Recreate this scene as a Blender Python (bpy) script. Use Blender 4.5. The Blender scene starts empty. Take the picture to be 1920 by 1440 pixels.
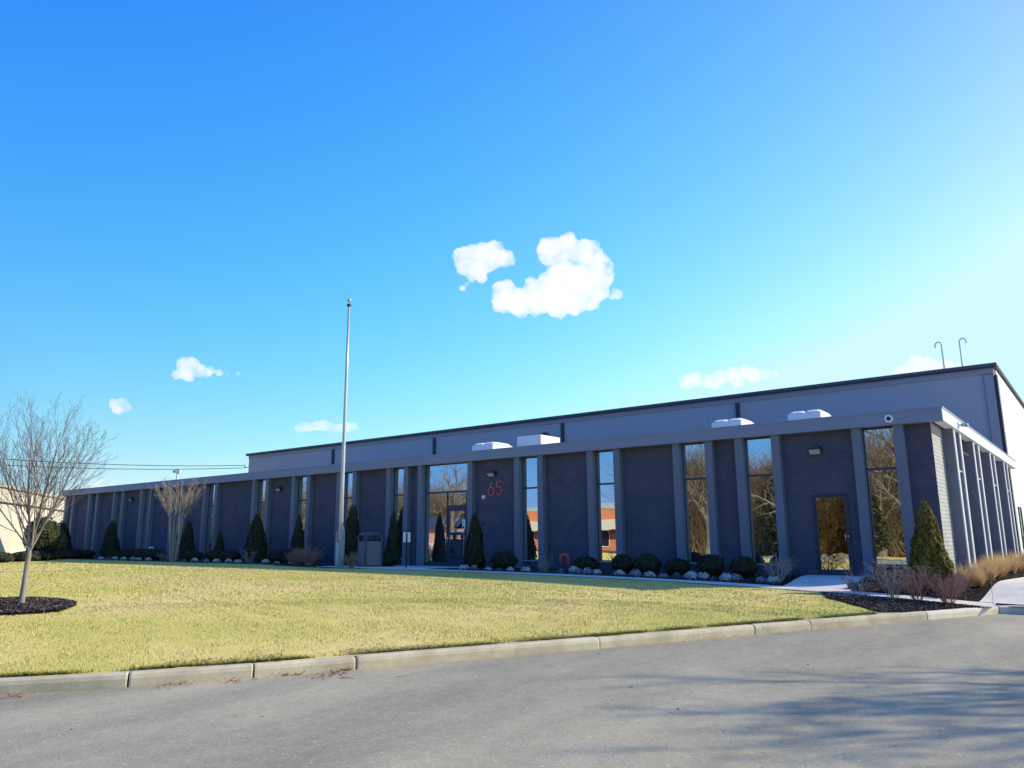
import bpy, bmesh, math, random
import numpy as np
from mathutils import Vector, Matrix
random.seed(7); RNG = np.random.default_rng(7)
S = bpy.context.scene
COL = S.collection

# ------------------------------------------------------------------ helpers
class MB:
    def __init__(s): s.v = []; s.f = []
    def box(s, x0, x1, y0, y1, z0, z1):
        b = len(s.v)
        s.v += [(x0,y0,z0),(x1,y0,z0),(x1,y1,z0),(x0,y1,z0),(x0,y0,z1),(x1,y0,z1),(x1,y1,z1),(x0,y1,z1)]
        s.f += [tuple(b+i for i in q) for q in ((0,3,2,1),(4,5,6,7),(0,1,5,4),(1,2,6,5),(2,3,7,6),(3,0,4,7))]
        return s
    def quad(s, a, b_, c, d):
        b = len(s.v); s.v += [a, b_, c, d]; s.f.append((b, b+1, b+2, b+3)); return s
    def tube(s, pts, rad, n=8, cap=True):
        pts = [Vector(p) for p in pts]
        if not hasattr(rad, '__len__'): rad = [rad]*len(pts)
        b = len(s.v); ref = None
        for i, p in enumerate(pts):
            t = (pts[min(i+1, len(pts)-1)] - pts[max(i-1, 0)]).normalized()
            if ref is None: ref = Vector((1,0,0)) if abs(t.x) < .8 else Vector((0,1,0))
            u = (ref - t*ref.dot(t)).normalized(); w = t.cross(u); ref = u
            for k in range(n):
                a = 2*math.pi*k/n
                s.v.append(tuple(p + (u*math.cos(a) + w*math.sin(a))*rad[i]))
        for i in range(len(pts)-1):
            for k in range(n):
                a = b+i*n+k; c = b+i*n+(k+1) % n
                s.f.append((a, c, c+n, a+n))
        if cap:
            s.f.append(tuple(b+k for k in reversed(range(n))))
            s.f.append(tuple(b+(len(pts)-1)*n+k for k in range(n)))
        return s
    def lathe(s, prof, c=(0,0,0), n=20):
        b = len(s.v)
        for r, z in prof:
            for k in range(n):
                a = 2*math.pi*k/n; s.v.append((c[0]+r*math.cos(a), c[1]+r*math.sin(a), c[2]+z))
        for i in range(len(prof)-1):
            for k in range(n):
                s.f.append((b+i*n+k, b+i*n+(k+1) % n, b+(i+1)*n+(k+1) % n, b+(i+1)*n+k))
        s.f.append(tuple(b+k for k in reversed(range(n)))); s.f.append(tuple(b+(len(prof)-1)*n+k for k in range(n)))
        return s
    def prism(s, poly, z0, z1):
        b = len(s.v); n = len(poly)
        s.v += [(x, y, z0) for x, y in poly] + [(x, y, z1) for x, y in poly]
        s.f.append(tuple(b+i for i in reversed(range(n)))); s.f.append(tuple(b+n+i for i in range(n)))
        for i in range(n): j = (i+1) % n; s.f.append((b+i, b+j, b+n+j, b+n+i))
        return s
    def xf(s, M, start=0):
        for i in range(start, len(s.v)): s.v[i] = tuple(M @ Vector(s.v[i]))
        return s

def link(o, parent=None):
    COL.objects.link(o)
    if parent is not None: o.parent = parent
    return o
def obj(name, mb, mat, parent=None, smooth=False, bevel=0):
    me = bpy.data.meshes.new(name); me.from_pydata(mb.v, [], mb.f); me.update()
    if smooth: me.shade_smooth()
    me.materials.append(mat)
    o = link(bpy.data.objects.new(name, me), parent)
    if bevel:
        m = o.modifiers.new('b', 'BEVEL'); m.width = bevel; m.segments = 2; m.limit_method = 'ANGLE'
    return o
def raw(name, V, F, mat, parent=None, attr=None, smooth=False):
    """V (N,3) array, F (M,k) array"""
    V = np.asarray(V, np.float32); F = np.asarray(F, np.int32); k = F.shape[1]
    me = bpy.data.meshes.new(name)
    me.vertices.add(len(V)); me.vertices.foreach_set('co', V.ravel())
    me.loops.add(F.size); me.loops.foreach_set('vertex_index', F.ravel())
    me.polygons.add(len(F)); me.polygons.foreach_set('loop_start', np.arange(0, F.size, k, dtype=np.int32))
    me.polygons.foreach_set('loop_total', np.full(len(F), k, np.int32))
    me.update(calc_edges=True)
    if attr is not None:
        a = me.attributes.new('rnd', 'FLOAT', 'FACE'); a.data.foreach_set('value', np.asarray(attr, np.float32))
    if smooth: me.shade_smooth()
    me.materials.append(mat)
    return link(bpy.data.objects.new(name, me), parent)
def tag(o, label, cat, group=None, kind=None):
    o['label'] = label; o['category'] = cat
    if group: o['group'] = group
    if kind: o['kind'] = kind
    return o
def struct(o):
    o['kind'] = 'structure'; return o
def thing(name, label, cat, loc=(0,0,0), group=None, rz=0):
    o = bpy.data.objects.new(name, None); COL.objects.link(o); o.location = loc; o.rotation_euler = (0,0,rz)
    o.empty_display_size = .2
    return tag(o, label, cat, group)
def dup(root, loc, label, rz=0, sc=1.0, group=None):
    r = root.copy(); COL.objects.link(r); r.location = loc; r.rotation_euler = (0,0,rz)
    r.scale = (sc, sc, sc) if not hasattr(sc, '__len__') else sc
    r['label'] = label
    if group: r['group'] = group
    for ch in list(root.children):
        c = ch.copy(); COL.objects.link(c); c.parent = r
        for g2 in list(ch.children):
            d = g2.copy(); COL.objects.link(d); d.parent = c
    return r
ORD = ['first','second','third','fourth','fifth','sixth','seventh','eighth','ninth','tenth','eleventh','twelfth','thirteenth','fourteenth','fifteenth','sixteenth','seventeenth','eighteenth','nineteenth','twentieth','twenty-first','twenty-second','twenty-third','twenty-fourth','twenty-fifth','twenty-sixth','twenty-seventh','twenty-eighth']

# ------------------------------------------------------------------ materials
class NT:
    def __init__(s, name):
        s.m = bpy.data.materials.new(name); s.m.use_nodes = True; s.t = s.m.node_tree
        s.t.nodes.clear(); s.out = s.n('ShaderNodeOutputMaterial')
    def n(s, typ, **kw):
        nd = s.t.nodes.new(typ)
        for k, v in kw.items(): setattr(nd, k, v)
        return nd
    def l(s, a, b): s.t.links.new(a, b)
    def coord(s, kind='Object', scale=(1,1,1), rot=(0,0,0)):
        c = s.n('ShaderNodeTexCoord'); m = s.n('ShaderNodeMapping'); m.inputs['Scale'].default_value = scale
        m.inputs['Rotation'].default_value = rot
        if kind == 'World':
            g = s.n('ShaderNodeNewGeometry'); s.l(g.outputs['Position'], m.inputs[0])
        else: s.l(c.outputs[kind], m.inputs[0])
        return m.outputs[0]
    def noise(s, vec, scale, detail=4, rough=.55):
        n = s.n('ShaderNodeTexNoise'); n.inputs['Scale'].default_value = scale; n.inputs['Detail'].default_value = detail
        n.inputs['Roughness'].default_value = rough; s.l(vec, n.inputs['Vector']); return n.outputs['Fac']
    def ramp(s, fac, stops):
        r = s.n('ShaderNodeValToRGB'); e = r.color_ramp.elements
        while len(e) < len(stops): e.new(.5)
        for i, (p, c) in enumerate(stops):
            e[i].position = p; e[i].color = (c[0], c[1], c[2], 1) if hasattr(c, '__len__') else (c, c, c, 1)
        s.l(fac, r.inputs[0]); return r.outputs['Color']
    def mix(s, fac, a, b, blend='MIX'):
        m = s.n('ShaderNodeMix', data_type='RGBA', blend_type=blend)
        for sock, v in ((m.inputs[0], fac), (m.inputs[6], a), (m.inputs[7], b)):
            if isinstance(v, (int, float)): sock.default_value = v
            elif isinstance(v, tuple): sock.default_value = (*v, 1)
            else: s.l(v, sock)
        return m.outputs[2]
    def math(s, op, a, b=None):
        m = s.n('ShaderNodeMath', operation=op)
        for sock, v in ((m.inputs[0], a), (m.inputs[1], b)):
            if v is None: continue
            if isinstance(v, (int, float)): sock.default_value = v
            else: s.l(v, sock)
        return m.outputs[0]
    def bump(s, h, strength=.3, dist=.02):
        b = s.n('ShaderNodeBump'); b.inputs['Strength'].default_value = strength; b.inputs['Distance'].default_value = dist
        s.l(h, b.inputs['Height']); return b.outputs[0]
    def bsdf(s, col, rough=.8, metal=0, normal=None, spec=.3, trans=0):
        p = s.n('ShaderNodeBsdfPrincipled')
        if isinstance(col, tuple): p.inputs['Base Color'].default_value = (*col, 1)
        else: s.l(col, p.inputs['Base Color'])
        if isinstance(rough, (int, float)): p.inputs['Roughness'].default_value = rough
        else: s.l(rough, p.inputs['Roughness'])
        p.inputs['Metallic'].default_value = metal; p.inputs['Specular IOR Level'].default_value = spec
        if normal is not None: s.l(normal, p.inputs['Normal'])
        if trans:
            t = s.n('ShaderNodeBsdfTranslucent'); mx = s.n('ShaderNodeMixShader'); mx.inputs[0].default_value = trans
            if isinstance(col, tuple): t.inputs[0].default_value = (*col, 1)
            else: s.l(col, t.inputs[0])
            s.l(p.outputs[0], mx.inputs[1]); s.l(t.outputs[0], mx.inputs[2]); s.l(mx.outputs[0], s.out.inputs[0])
        else: s.l(p.outputs[0], s.out.inputs[0])
        return s.m
def paint(name, col, rough=.6, var=.12, scale=3, metal=0, bump=.05, bscale=60, spec=.3, streak=True):
    t = NT(name); c = t.coord('World')
    n = t.noise(c, scale, 5); n2 = t.noise(t.coord('World', (1, 1, .12)), scale*2.5, 4)
    lo = tuple(x*(1-var) for x in col); hi = tuple(min(1, x*(1+var)) for x in col)
    cc = t.mix(t.math('ADD', t.math('MULTIPLY', n, .6), t.math('MULTIPLY', n2, .4)) if streak else n, lo, hi)
    return t.bsdf(cc, rough, metal, t.bump(t.noise(c, bscale, 2), bump, .005), spec)
def leafmat(name, dark, light, trans=.35, rough=.6):
    t = NT(name); a = t.n('ShaderNodeAttribute', attribute_name='rnd')
    c = t.coord('World'); n = t.noise(c, 2.2, 3)
    col = t.ramp(t.math('ADD', t.math('MULTIPLY', a.outputs['Fac'], .6), t.math('MULTIPLY', n, .45)), [(.15, dark), (.85, light)])
    return t.bsdf(col, rough, 0, None, .25, trans)
def barkmat(name, a, b, scale=14):
    t = NT(name); c = t.coord('World', (1, 1, .3)); n = t.noise(c, scale, 6, .7)
    return t.bsdf(t.ramp(n, [(.3, a), (.7, b)]), .9, 0, t.bump(n, .6, .01), .15)
def brickmat(name, c1, c2, mortar, bump=.5, side=False):
    t = NT(name); g = t.n('ShaderNodeNewGeometry'); sp = t.n('ShaderNodeSeparateXYZ'); t.l(g.outputs['Position'], sp.inputs[0])
    cb = t.n('ShaderNodeCombineXYZ'); t.l(sp.outputs['Y' if side else 'X'], cb.inputs[0]); t.l(sp.outputs['Z'], cb.inputs[1])
    b = t.n('ShaderNodeTexBrick'); t.l(cb.outputs[0], b.inputs['Vector'])
    b.inputs['Color1'].default_value = (*c1, 1); b.inputs['Color2'].default_value = (*c2, 1); b.inputs['Mortar'].default_value = (*mortar, 1)
    b.inputs['Scale'].default_value = 1; b.inputs['Brick Width'].default_value = .42 if side else .2; b.inputs['Row Height'].default_value = .1 if side else .0667
    b.inputs['Mortar Size'].default_value = .007; b.inputs['Mortar Smooth'].default_value = .3; b.inputs['Bias'].default_value = 0
    h = t.math('SUBTRACT', 1.0, b.outputs['Fac']); c = t.coord('World')
    col = t.mix(.35, b.outputs['Color'], t.ramp(t.noise(c, 1.3, 5), [(.3, tuple(x*.75 for x in c1)), (.75, tuple(x*1.25 for x in c2))]))
    hh = t.math('ADD', h, t.math('MULTIPLY', t.noise(c, 90, 3), .3))
    return t.bsdf(col, .8, 0, t.bump(hh, bump, .012), .12)

NAVY = (.050, .058, .098)
M = {}
M['brick'] = brickmat('navy_brick', (.092,.090,.124), (.122,.116,.156), (.080,.079,.110), .16)
M['brick_lit'] = brickmat('sunlit_brick_side', (.42,.42,.40), (.50,.50,.48), (.13,.13,.14), .8, True)  # same brick as the front, made paler to carry the direct sun
M['fin'] = paint('pilaster_paint', (.195,.205,.255), .65, .14, 1.2)
M['fin_lit'] = paint('sunlit_pilaster_edge', (.60,.62,.66), .6, .08, 1.5)  # pilaster paint lightened: sunlight on the outer faces is put into the colour
M['fascia'] = paint('fascia_metal', (.27,.295,.385), .5, .08, .5, bump=.02)
M['fascia_lit'] = paint('sunlit_fascia_metal', (.74,.78,.82), .45, .06, .5, bump=.02)  # front fascia metal again, with the sun on its side in the colour
M['soffit'] = paint('soffit', (.05,.055,.08), .8)
M['frame'] = paint('window_frame', (.060,.062,.088), .4, .1)
M['sill'] = paint('concrete_sill', (.42,.42,.44), .8, .15, 9)
M['tall'] = paint('upper_wall_paint', (.38,.375,.42), .75, .07, .35, bump=.3, bscale=35)
M['tallband'] = paint('upper_band_paint', (.30,.295,.335), .7, .07, .5, bump=.2, bscale=30)
M['tall_lit'] = paint('sunlit_upper_wall', (.78,.78,.76), .8, .05, .5, bump=.4, bscale=30)  # upper wall paint whitened to stand for sun on this side
M['coping'] = paint('coping_metal', (.085,.095,.13), .5, .1, .5)
M['gutter'] = paint('downspout_metal', (.040,.045,.065), .5, .1, 1)
M['roof'] = paint('roof_membrane', (.35,.35,.36), .9, .15, .5)
M['white'] = paint('white_plastic', (.90,.90,.88), .45, .06, 4)
M['offwhite'] = paint('lamp_lens', (.50,.52,.58), .3, .1, 20)
M['black'] = paint('black_metal', (.012,.013,.016), .45, .2, 8)
M['dkgrey'] = paint('dark_grey_metal', (.05,.052,.06), .5, .15, 8)
M['red'] = paint('red_numeral_paint', (1.0,.20,.16), .45, .1, 8)
M['redpipe'] = paint('red_pipe_paint', (.75,.10,.09), .4, .25, 10)
M['alu'] = paint('brushed_aluminium', (.60,.61,.63), .38, .12, 5, metal=.35, bump=.05)
M['galv'] = paint('galvanised_steel', (.34,.40,.50), .5, .2, 9, metal=.3)
M['chrome'] = paint('polished_steel', (.8,.8,.8), .2, .05, 5, metal=1)
M['binstone'] = paint('bin_panel_aggregate', (.20,.19,.20), .9, .45, 45, bump=.6, bscale=120, streak=False)
M['bincap'] = paint('bin_cap_metal', (.085,.09,.115), .5, .15, 5)

# tinted mirror glazing with slightly wavy panes
t = NT('mirror_glazing'); c = t.coord('World')
nn = t.bump(t.noise(c, .9, 2), .04, .05)
gl = t.n('ShaderNodeBsdfGlossy'); gl.inputs['Color'].default_value = (.74,.76,.78,1); gl.inputs['Roughness'].default_value = .004
t.l(nn, gl.inputs['Normal'])
df = t.n('ShaderNodeBsdfDiffuse'); df.inputs[0].default_value = (.012,.014,.016,1)
ad = t.n('ShaderNodeAddShader'); t.l(gl.outputs[0], ad.inputs[0]); t.l(df.outputs[0], ad.inputs[1]); t.l(ad.outputs[0], t.out.inputs[0])
M['glass'] = t.m
# darker tinted glass door, still reflecting
t = NT('door_glazing'); gl = t.n('ShaderNodeBsdfGlossy'); gl.inputs['Color'].default_value = (.62,.60,.50,1); gl.inputs['Roughness'].default_value = .004
t.l(t.bump(t.noise(t.coord('World'), 2.2, 2), .08, .05), gl.inputs['Normal']); t.l(gl.outputs[0], t.out.inputs[0])
M['doorglass'] = t.m

# asphalt
t = NT('asphalt'); c = t.coord('World')
g1 = t.noise(c, 75, 2, .6); g2 = t.noise(c, 34, 3, .65); mid = t.noise(c, 7, 5, .7); big = t.noise(t.coord('World', (1, .3, 1), (0,0,.55)), .55, 5, .6)
grain = t.math('ADD', t.math('MULTIPLY', g1, .55), t.math('MULTIPLY', g2, .45))
col = t.ramp(grain, [(.34, (.12,.105,.075)), (.46, (.385,.34,.225)), (.55, (.49,.425,.275)), (.68, (.97,.84,.56))])
col = t.mix(t.ramp(mid, [(.42, .0), (.66, .55)]), col, (.25,.225,.17))
col = t.mix(.55, col, t.ramp(big, [(.34, (.24,.21,.145)), (.5, (.41,.355,.235)), (.68, (.64,.54,.34))]))
vor = t.n('ShaderNodeTexVoronoi'); vor.inputs['Scale'].default_value = 9; t.l(c, vor.inputs['Vector'])
col = t.mix(t.ramp(vor.outputs['Distance'], [(.05, .8), (.11, 0)]), col, (.80,.76,.66))
vo2 = t.n('ShaderNodeTexVoronoi'); vo2.inputs['Scale'].default_value = 13; t.l(t.coord('World', (1,1,1), (.3,.2,1)), vo2.inputs['Vector'])
col = t.mix(t.ramp(vo2.outputs['Distance'], [(.06, .75), (.13, 0)]), col, (.05,.05,.05))
M['asphalt'] = t.bsdf(col, .85, 0, t.bump(t.math('ADD', grain, t.math('MULTIPLY', mid, .4)), .5, .008), .2)
def concrete(name, a, b, joint=None):
    t = NT(name); c = t.coord('World'); n = t.noise(c, 1.6, 6, .65); f = t.noise(c, 70, 3)
    col = t.mix(t.ramp(n, [(.32, 0), (.66, 1)]), tuple(x*.86 for x in a), b); col = t.mix(t.math('MULTIPLY', t.ramp(t.noise(c, 5, 6, .7), [(.5, 0), (.72, 1)]), .3), col, tuple(x*.7 for x in a)); col = t.mix(t.math('MULTIPLY', t.ramp(f, [(.5, 0), (.7, 1)]), .3), col, tuple(x*.55 for x in a))
    return t.bsdf(col, .85, 0, t.bump(f, .4, .004), .25)
M['kerb_old'] = concrete('kerb_weathered', (.52,.44,.30), (.74,.64,.45))
M['kerb_new'] = concrete('kerb_new_concrete', (.78,.71,.58), (.90,.82,.66))
M['path'] = concrete('path_concrete', (.78,.71,.58), (.90,.82,.66))
M['walk'] = concrete('walk_concrete', (.90,.79,.60), (1,.90,.70))
# lawn soil/turf under the blades
t = NT('turf'); c = t.coord('World'); big = t.noise(c, .22, 5, .6); n = t.noise(c, 9, 5, .7); f = t.noise(c, 60, 3, .7)
col = t.ramp(big, [(.38, (.64,.56,.10)), (.54, (.90,.68,.18)), (.70, (1,.72,.30))])
col = t.mix(t.ramp(f, [(.3, .6), (.52, 0)]), col, (.36,.31,.08)); col = t.mix(t.math('MULTIPLY', n, .4), col, (.82,.68,.28))
M['turf'] = t.bsdf(col, .95, 0, t.bump(t.math('ADD', n, f), .35, .015), .1)
# grass blades
t = NT('grass_blades'); a = t.n('ShaderNodeAttribute', attribute_name='rnd'); c = t.coord('World')
big = t.noise(c, .22, 5, .6); n = t.noise(c, 1.6, 4)
g1 = t.ramp(a.outputs['Fac'], [(.0, (.42,.44,.06)), (.2, (.70,.68,.11)), (.6, (.92,.80,.21)), (1, (1,.86,.42))])
g2 = t.ramp(a.outputs['Fac'], [(.0, (.52,.43,.11)), (.2, (.86,.68,.18)), (.6, (.98,.78,.30)), (1, (1,.87,.50))])
col = t.mix(t.ramp(t.math('ADD', t.math('MULTIPLY', big, .65), t.math('MULTIPLY', n, .35)), [(.42, 0), (.62, 1)]), g1, g2)
g_ = t.n('ShaderNodeNewGeometry'); vm = t.n('ShaderNodeVectorMath', operation='ADD'); vs_ = t.n('ShaderNodeVectorMath', operation='SCALE'); vs_.inputs['Scale'].default_value = .55
t.l(g_.outputs['Normal'], vs_.inputs[0]); t.l(vs_.outputs[0], vm.inputs[0]); vm.inputs[1].default_value = (0, 0, 1); vn = t.n('ShaderNodeVectorMath', operation='NORMALIZE'); t.l(vm.outputs[0], vn.inputs[0])
M['blades'] = t.bsdf(col, .8, 0, vn.outputs[0], .05, 0)
t = NT('mulch'); c = t.coord('World'); n = t.noise(c, 30, 5, .75); n2 = t.noise(c, 5, 3)
M['mulch'] = t.bsdf(t.mix(n2, t.ramp(n, [(.3, (.008,.006,.006)), (.7, (.05,.035,.03))]), (.03,.022,.02)), .95, 0, t.bump(n, 1, .04), .1)
t = NT('mulch_chips'); a = t.n('ShaderNodeAttribute', attribute_name='rnd')
M['chips'] = t.bsdf(t.ramp(a.outputs['Fac'], [(0, (.020,.016,.015)), (.6, (.11,.082,.07)), (.93, (.24,.18,.145)), (1, (.42,.36,.28))]), .9, 0, None, .1)
t = NT('dry_leaves'); a = t.n('ShaderNodeAttribute', attribute_name='rnd')
M['leaves'] = t.bsdf(t.ramp(a.outputs['Fac'], [(0, (.16,.06,.025)), (.6, (.40,.20,.09)), (1, (.62,.50,.33))]), .8, 0, None, .2, .3)
t = NT('rough_ground'); c = t.coord('World'); n = t.noise(c, .08, 6, .6); f = t.noise(c, 4, 4)
M['ground'] = t.bsdf(t.mix(f, t.ramp(n, [(.35, (.10,.095,.035)), (.65, (.22,.18,.08))]), (.16,.13,.06)), .95, 0, None, .1)
M['arbor'] = leafmat('arborvitae_leaves', (.022,.025,.014), (.092,.090,.046), .2)
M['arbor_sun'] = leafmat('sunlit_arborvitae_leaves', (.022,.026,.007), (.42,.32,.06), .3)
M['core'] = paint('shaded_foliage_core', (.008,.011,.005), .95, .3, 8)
M['box'] = leafmat('boxwood_leaves', (.022,.026,.014), (.105,.105,.055), .2)
M['conifer'] = leafmat('conifer_leaves', (.030,.038,.014), (.15,.15,.055), .25)
M['paleleaf'] = leafmat('pale_evergreen_leaves', (.10,.15,.03), (.34,.42,.10), .35)
M['olive'] = leafmat('dry_olive_leaves', (.10,.085,.04), (.34,.29,.16), .35)
M['bark'] = barkmat('smooth_grey_bark', (.22,.19,.16), (.44,.39,.33))
M['twig'] = barkmat('fine_twig_bark', (.085,.065,.075), (.20,.155,.16), 30)
M['crape'] = barkmat('crape_myrtle_bark', (.26,.20,.16), (.52,.42,.34), 20)
M['redtwig'] = barkmat('reddish_twig', (.26,.14,.12), (.58,.36,.29), 30)
M['tantwig'] = barkmat('tan_twig', (.30,.24,.20), (.55,.46,.38), 30)
M['bigbark'] = barkmat('broad_tree_bark', (.10,.085,.058), (.23,.20,.14), 6)
M['brush'] = leafmat('brush_twigs', (.055,.040,.025), (.24,.17,.10), 0)
M['straw'] = leafmat('dry_ornamental_grass', (.42,.25,.10), (.82,.62,.34), .45)
M['kalew'] = leafmat('cream_kale_leaves', (.50,.52,.46), (.85,.86,.78), .3)
M['kalep'] = leafmat('mauve_kale_leaves', (.28,.24,.30), (.60,.54,.58), .3)
M['kaleg'] = leafmat('grey_green_kale_leaves', (.07,.10,.10), (.22,.27,.24), .3)

# ------------------------------------------------------------------ camera
CAM = (3.0839, -21.9518, 1.0648)
yaw, pitch, roll = .6577, .1990, -.0063
F = Vector((-math.sin(yaw)*math.cos(pitch), math.cos(yaw)*math.cos(pitch), math.sin(pitch)))
R = Vector((math.cos(yaw), math.sin(yaw), 0)); U = R.cross(F)
R2 = R*math.cos(roll) + U*math.sin(roll); U2 = -R*math.sin(roll) + U*math.cos(roll)
cd = bpy.data.cameras.new('camera'); cam = bpy.data.objects.new('camera', cd); COL.objects.link(cam)
mw = Matrix((R2, U2, -F)).transposed().to_4x4(); mw.translation = CAM
cam.matrix_world = mw
cd.sensor_fit = 'HORIZONTAL'; cd.sensor_width = 36; cd.lens = 1431.49/1920*36; cd.clip_start = .1; cd.clip_end = 6000
S.camera = cam

# ------------------------------------------------------------------ terrain
ROAD = -.52
KL = [(-60.,-46.),(-45.,-42.),(-30.,-36.),(-20.,-30.6),(-12.5,-25.2),(-8.7,-21.4),(-6.42,-18.52),(-6.06,-18.02),(-5.72,-17.52),(-5.08,-16.36),(-4.55,-15.26),(-3.04,-11.97),(-1.81,-9.1),(.05,-5.04),(.86,-3.3),(1.02,-3.0),(1.25,-2.82),(1.6,-2.75),(60.,-2.75)]
KA = np.array(KL)
def kd(X, Y):
    X = np.asarray(X, float); Y = np.asarray(Y, float); best = np.full(np.broadcast(X, Y).shape, 1e9)
    for (a, b), (c, d) in zip(KL[:-1], KL[1:]):
        ux, uy = c-a, d-b; tt = np.clip(((X-a)*ux+(Y-b)*uy)/(ux*ux+uy*uy), 0, 1)
        best = np.minimum(best, np.hypot(X-a-tt*ux, Y-b-tt*uy))
    return best
def gz(X, Y):
    z = -.38 + .445*(1-np.exp(-kd(X, Y)/5.5))
    s = np.clip((np.asarray(Y, float)+2.6)/2.2, 0, 1); s = s*s*(3-2*s)
    return z*(1-s)
def G(x, y): return float(gz(x, y))
def xk(Y):  # kerb x at a given Y
    return np.interp(Y, KA[:16, 1], KA[:16, 0])
def grid(name, P, mat, smooth=True):
    nu, nv = P.shape[:2]; idx = np.arange(nu*nv).reshape(nu, nv)
    Fc = np.stack([idx[:-1, :-1], idx[1:, :-1], idx[1:, 1:], idx[:-1, 1:]], -1).reshape(-1, 4)
    return raw(name, P.reshape(-1, 3), Fc, mat, smooth=smooth)
def drape(name, fn, nu, nv, dz, mat, th=.0):
    u, v = np.meshgrid(np.linspace(0, 1, nu), np.linspace(0, 1, nv), indexing='ij')
    x, y = fn(u, v); z = gz(x, y)+dz
    return grid(name, np.stack([x, y, z], -1), mat)

gnd = MB().box(-1500, 1500, -1500, 1500, -1.2, -.62); struct(obj('ground', gnd, M['ground']))
rd = MB()
KR = [p for p in KL]
rd.v = [(x, y, ROAD) for x, y in KR] + [(60, -30.5, ROAD), (-20, -38.0, ROAD), (-60, -56, ROAD)]
rd.f = [tuple(reversed(range(len(rd.v))))]
struct(obj('road', rd, M['asphalt']))
# lawn: sheet from the kerb outwards, then the level ground round and behind the building
Ys = np.concatenate([np.linspace(-45, -24, 20), np.linspace(-23.5, -2.85, 90)])
tt = np.linspace(0, 1, 90)**2.2
P = np.zeros((len(Ys), len(tt), 3))
for i, y in enumerate(Ys):
    x0 = xk(y)-.10; P[i, :, 0] = x0 - tt*(170); P[i, :, 1] = y
P[:, :, 2] = gz(P[:, :, 0], P[:, :, 1]) + RNG.normal(0, .004, P.shape[:2])
lawn = struct(grid('lawn', P, M['turf']))
Yb = np.concatenate([np.linspace(-2.85, .6, 18), np.array([3, 10, 40, 120])])
Xb = np.concatenate([np.linspace(-170, -60, 12), np.linspace(-55, 3, 90), np.array([6, 12, 30, 60])])
xx, yy = np.meshgrid(Xb, Yb, indexing='ij'); zz = gz(xx, yy)
struct(grid('garden_ground', np.stack([xx, yy, zz-.004], -1), M['mulch']))
# lawn continues round the far left and behind
struct(drape('side_lawn', lambda u, v: (-160+u*104, -2.9+v*60), 20, 12, .012, M['turf']))

# kerb: extruded profile in separate cast lengths
def polylen(pts):
    d = [0]
    for a, b in zip(pts[:-1], pts[1:]): d.append(d[-1]+math.hypot(b[0]-a[0], b[1]-a[1]))
    return d
KD = polylen(KL)
def kpt(s):
    x = np.interp(s, KD, KA[:, 0]); y = np.interp(s, KD, KA[:, 1]); return float(x), float(y)
def sof(pt):  # arclength of the nearest vertex-ish point
    best = min((math.hypot(kpt(s)[0]-pt[0], kpt(s)[1]-pt[1]), s) for s in np.arange(0, KD[-1], .02)); return best[1]
joints = [sof(p) for p in ((-5.72,-17.52),(-5.08,-16.36),(-4.55,-15.26),(-3.04,-11.97),(-1.81,-9.1),(-1.25,-7.9),(.05,-5.04))]
allj = list(np.arange(0, joints[0]-1.5, 3.05)) + joints
new0 = joints[-1]
def kerb_mesh(cuts):
    mb = MB()
    for s0, s1 in zip(cuts[:-1], cuts[1:]):
        s0 += .007+random.random()*.004; s1 -= .007+random.random()*.004
        off = random.uniform(-.006, .006); dz = random.uniform(-.005, .005)
        ss = [s0, s0+.02] + [s for s in KD if s0+.06 < s < s1-.06] + [s for s in np.arange(s0+.4, s1-.2, .4)] + [s1-.02, s1]; ss.sort()
        prof = [(0, -.60), (.0, -.43), (.012, -.39), (.035, -.372), (.15, -.366), (.16, -.372), (.16, -.60)]
        b = len(mb.v)
        for k, s in enumerate(ss):
            x, y = kpt(s); x1, y1 = kpt(min(KD[-1], s+.15)); x0, y0 = kpt(max(0, s-.15))
            tx, ty = x1-x0, y1-y0; L = math.hypot(tx, ty); nx, ny = -ty/L, tx/L
            e = .006 if k in (0, len(ss)-1) else 0; ch = random.uniform(-.003, .003)
            for (o, z) in prof:
                mb.v.append((x+nx*(o+off+(e if o < .1 else -e)+ch), y+ny*(o+off+(e if o < .1 else -e)+ch), z+dz-(e if z > -.5 else 0)))
        n = len(prof)
        for k in range(len(ss)-1):
            for j in range(n-1):
                a = b+k*n+j; mb.f.append((a, a+n, a+n+1, a+1))
        mb.f.append(tuple(b+j for j in range(n))); mb.f.append(tuple(b+(len(ss)-1)*n+j for j in reversed(range(n))))
    return mb
struct(obj('kerb', kerb_mesh(allj), M['kerb_old']))
nj = [new0, sof((1.02,-3.0))+.02] + list(np.arange(sof((1.6,-2.75))+1.5, KD[-1], 3.0))
struct(obj('kerb', kerb_mesh(nj), M['kerb_new']))

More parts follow.
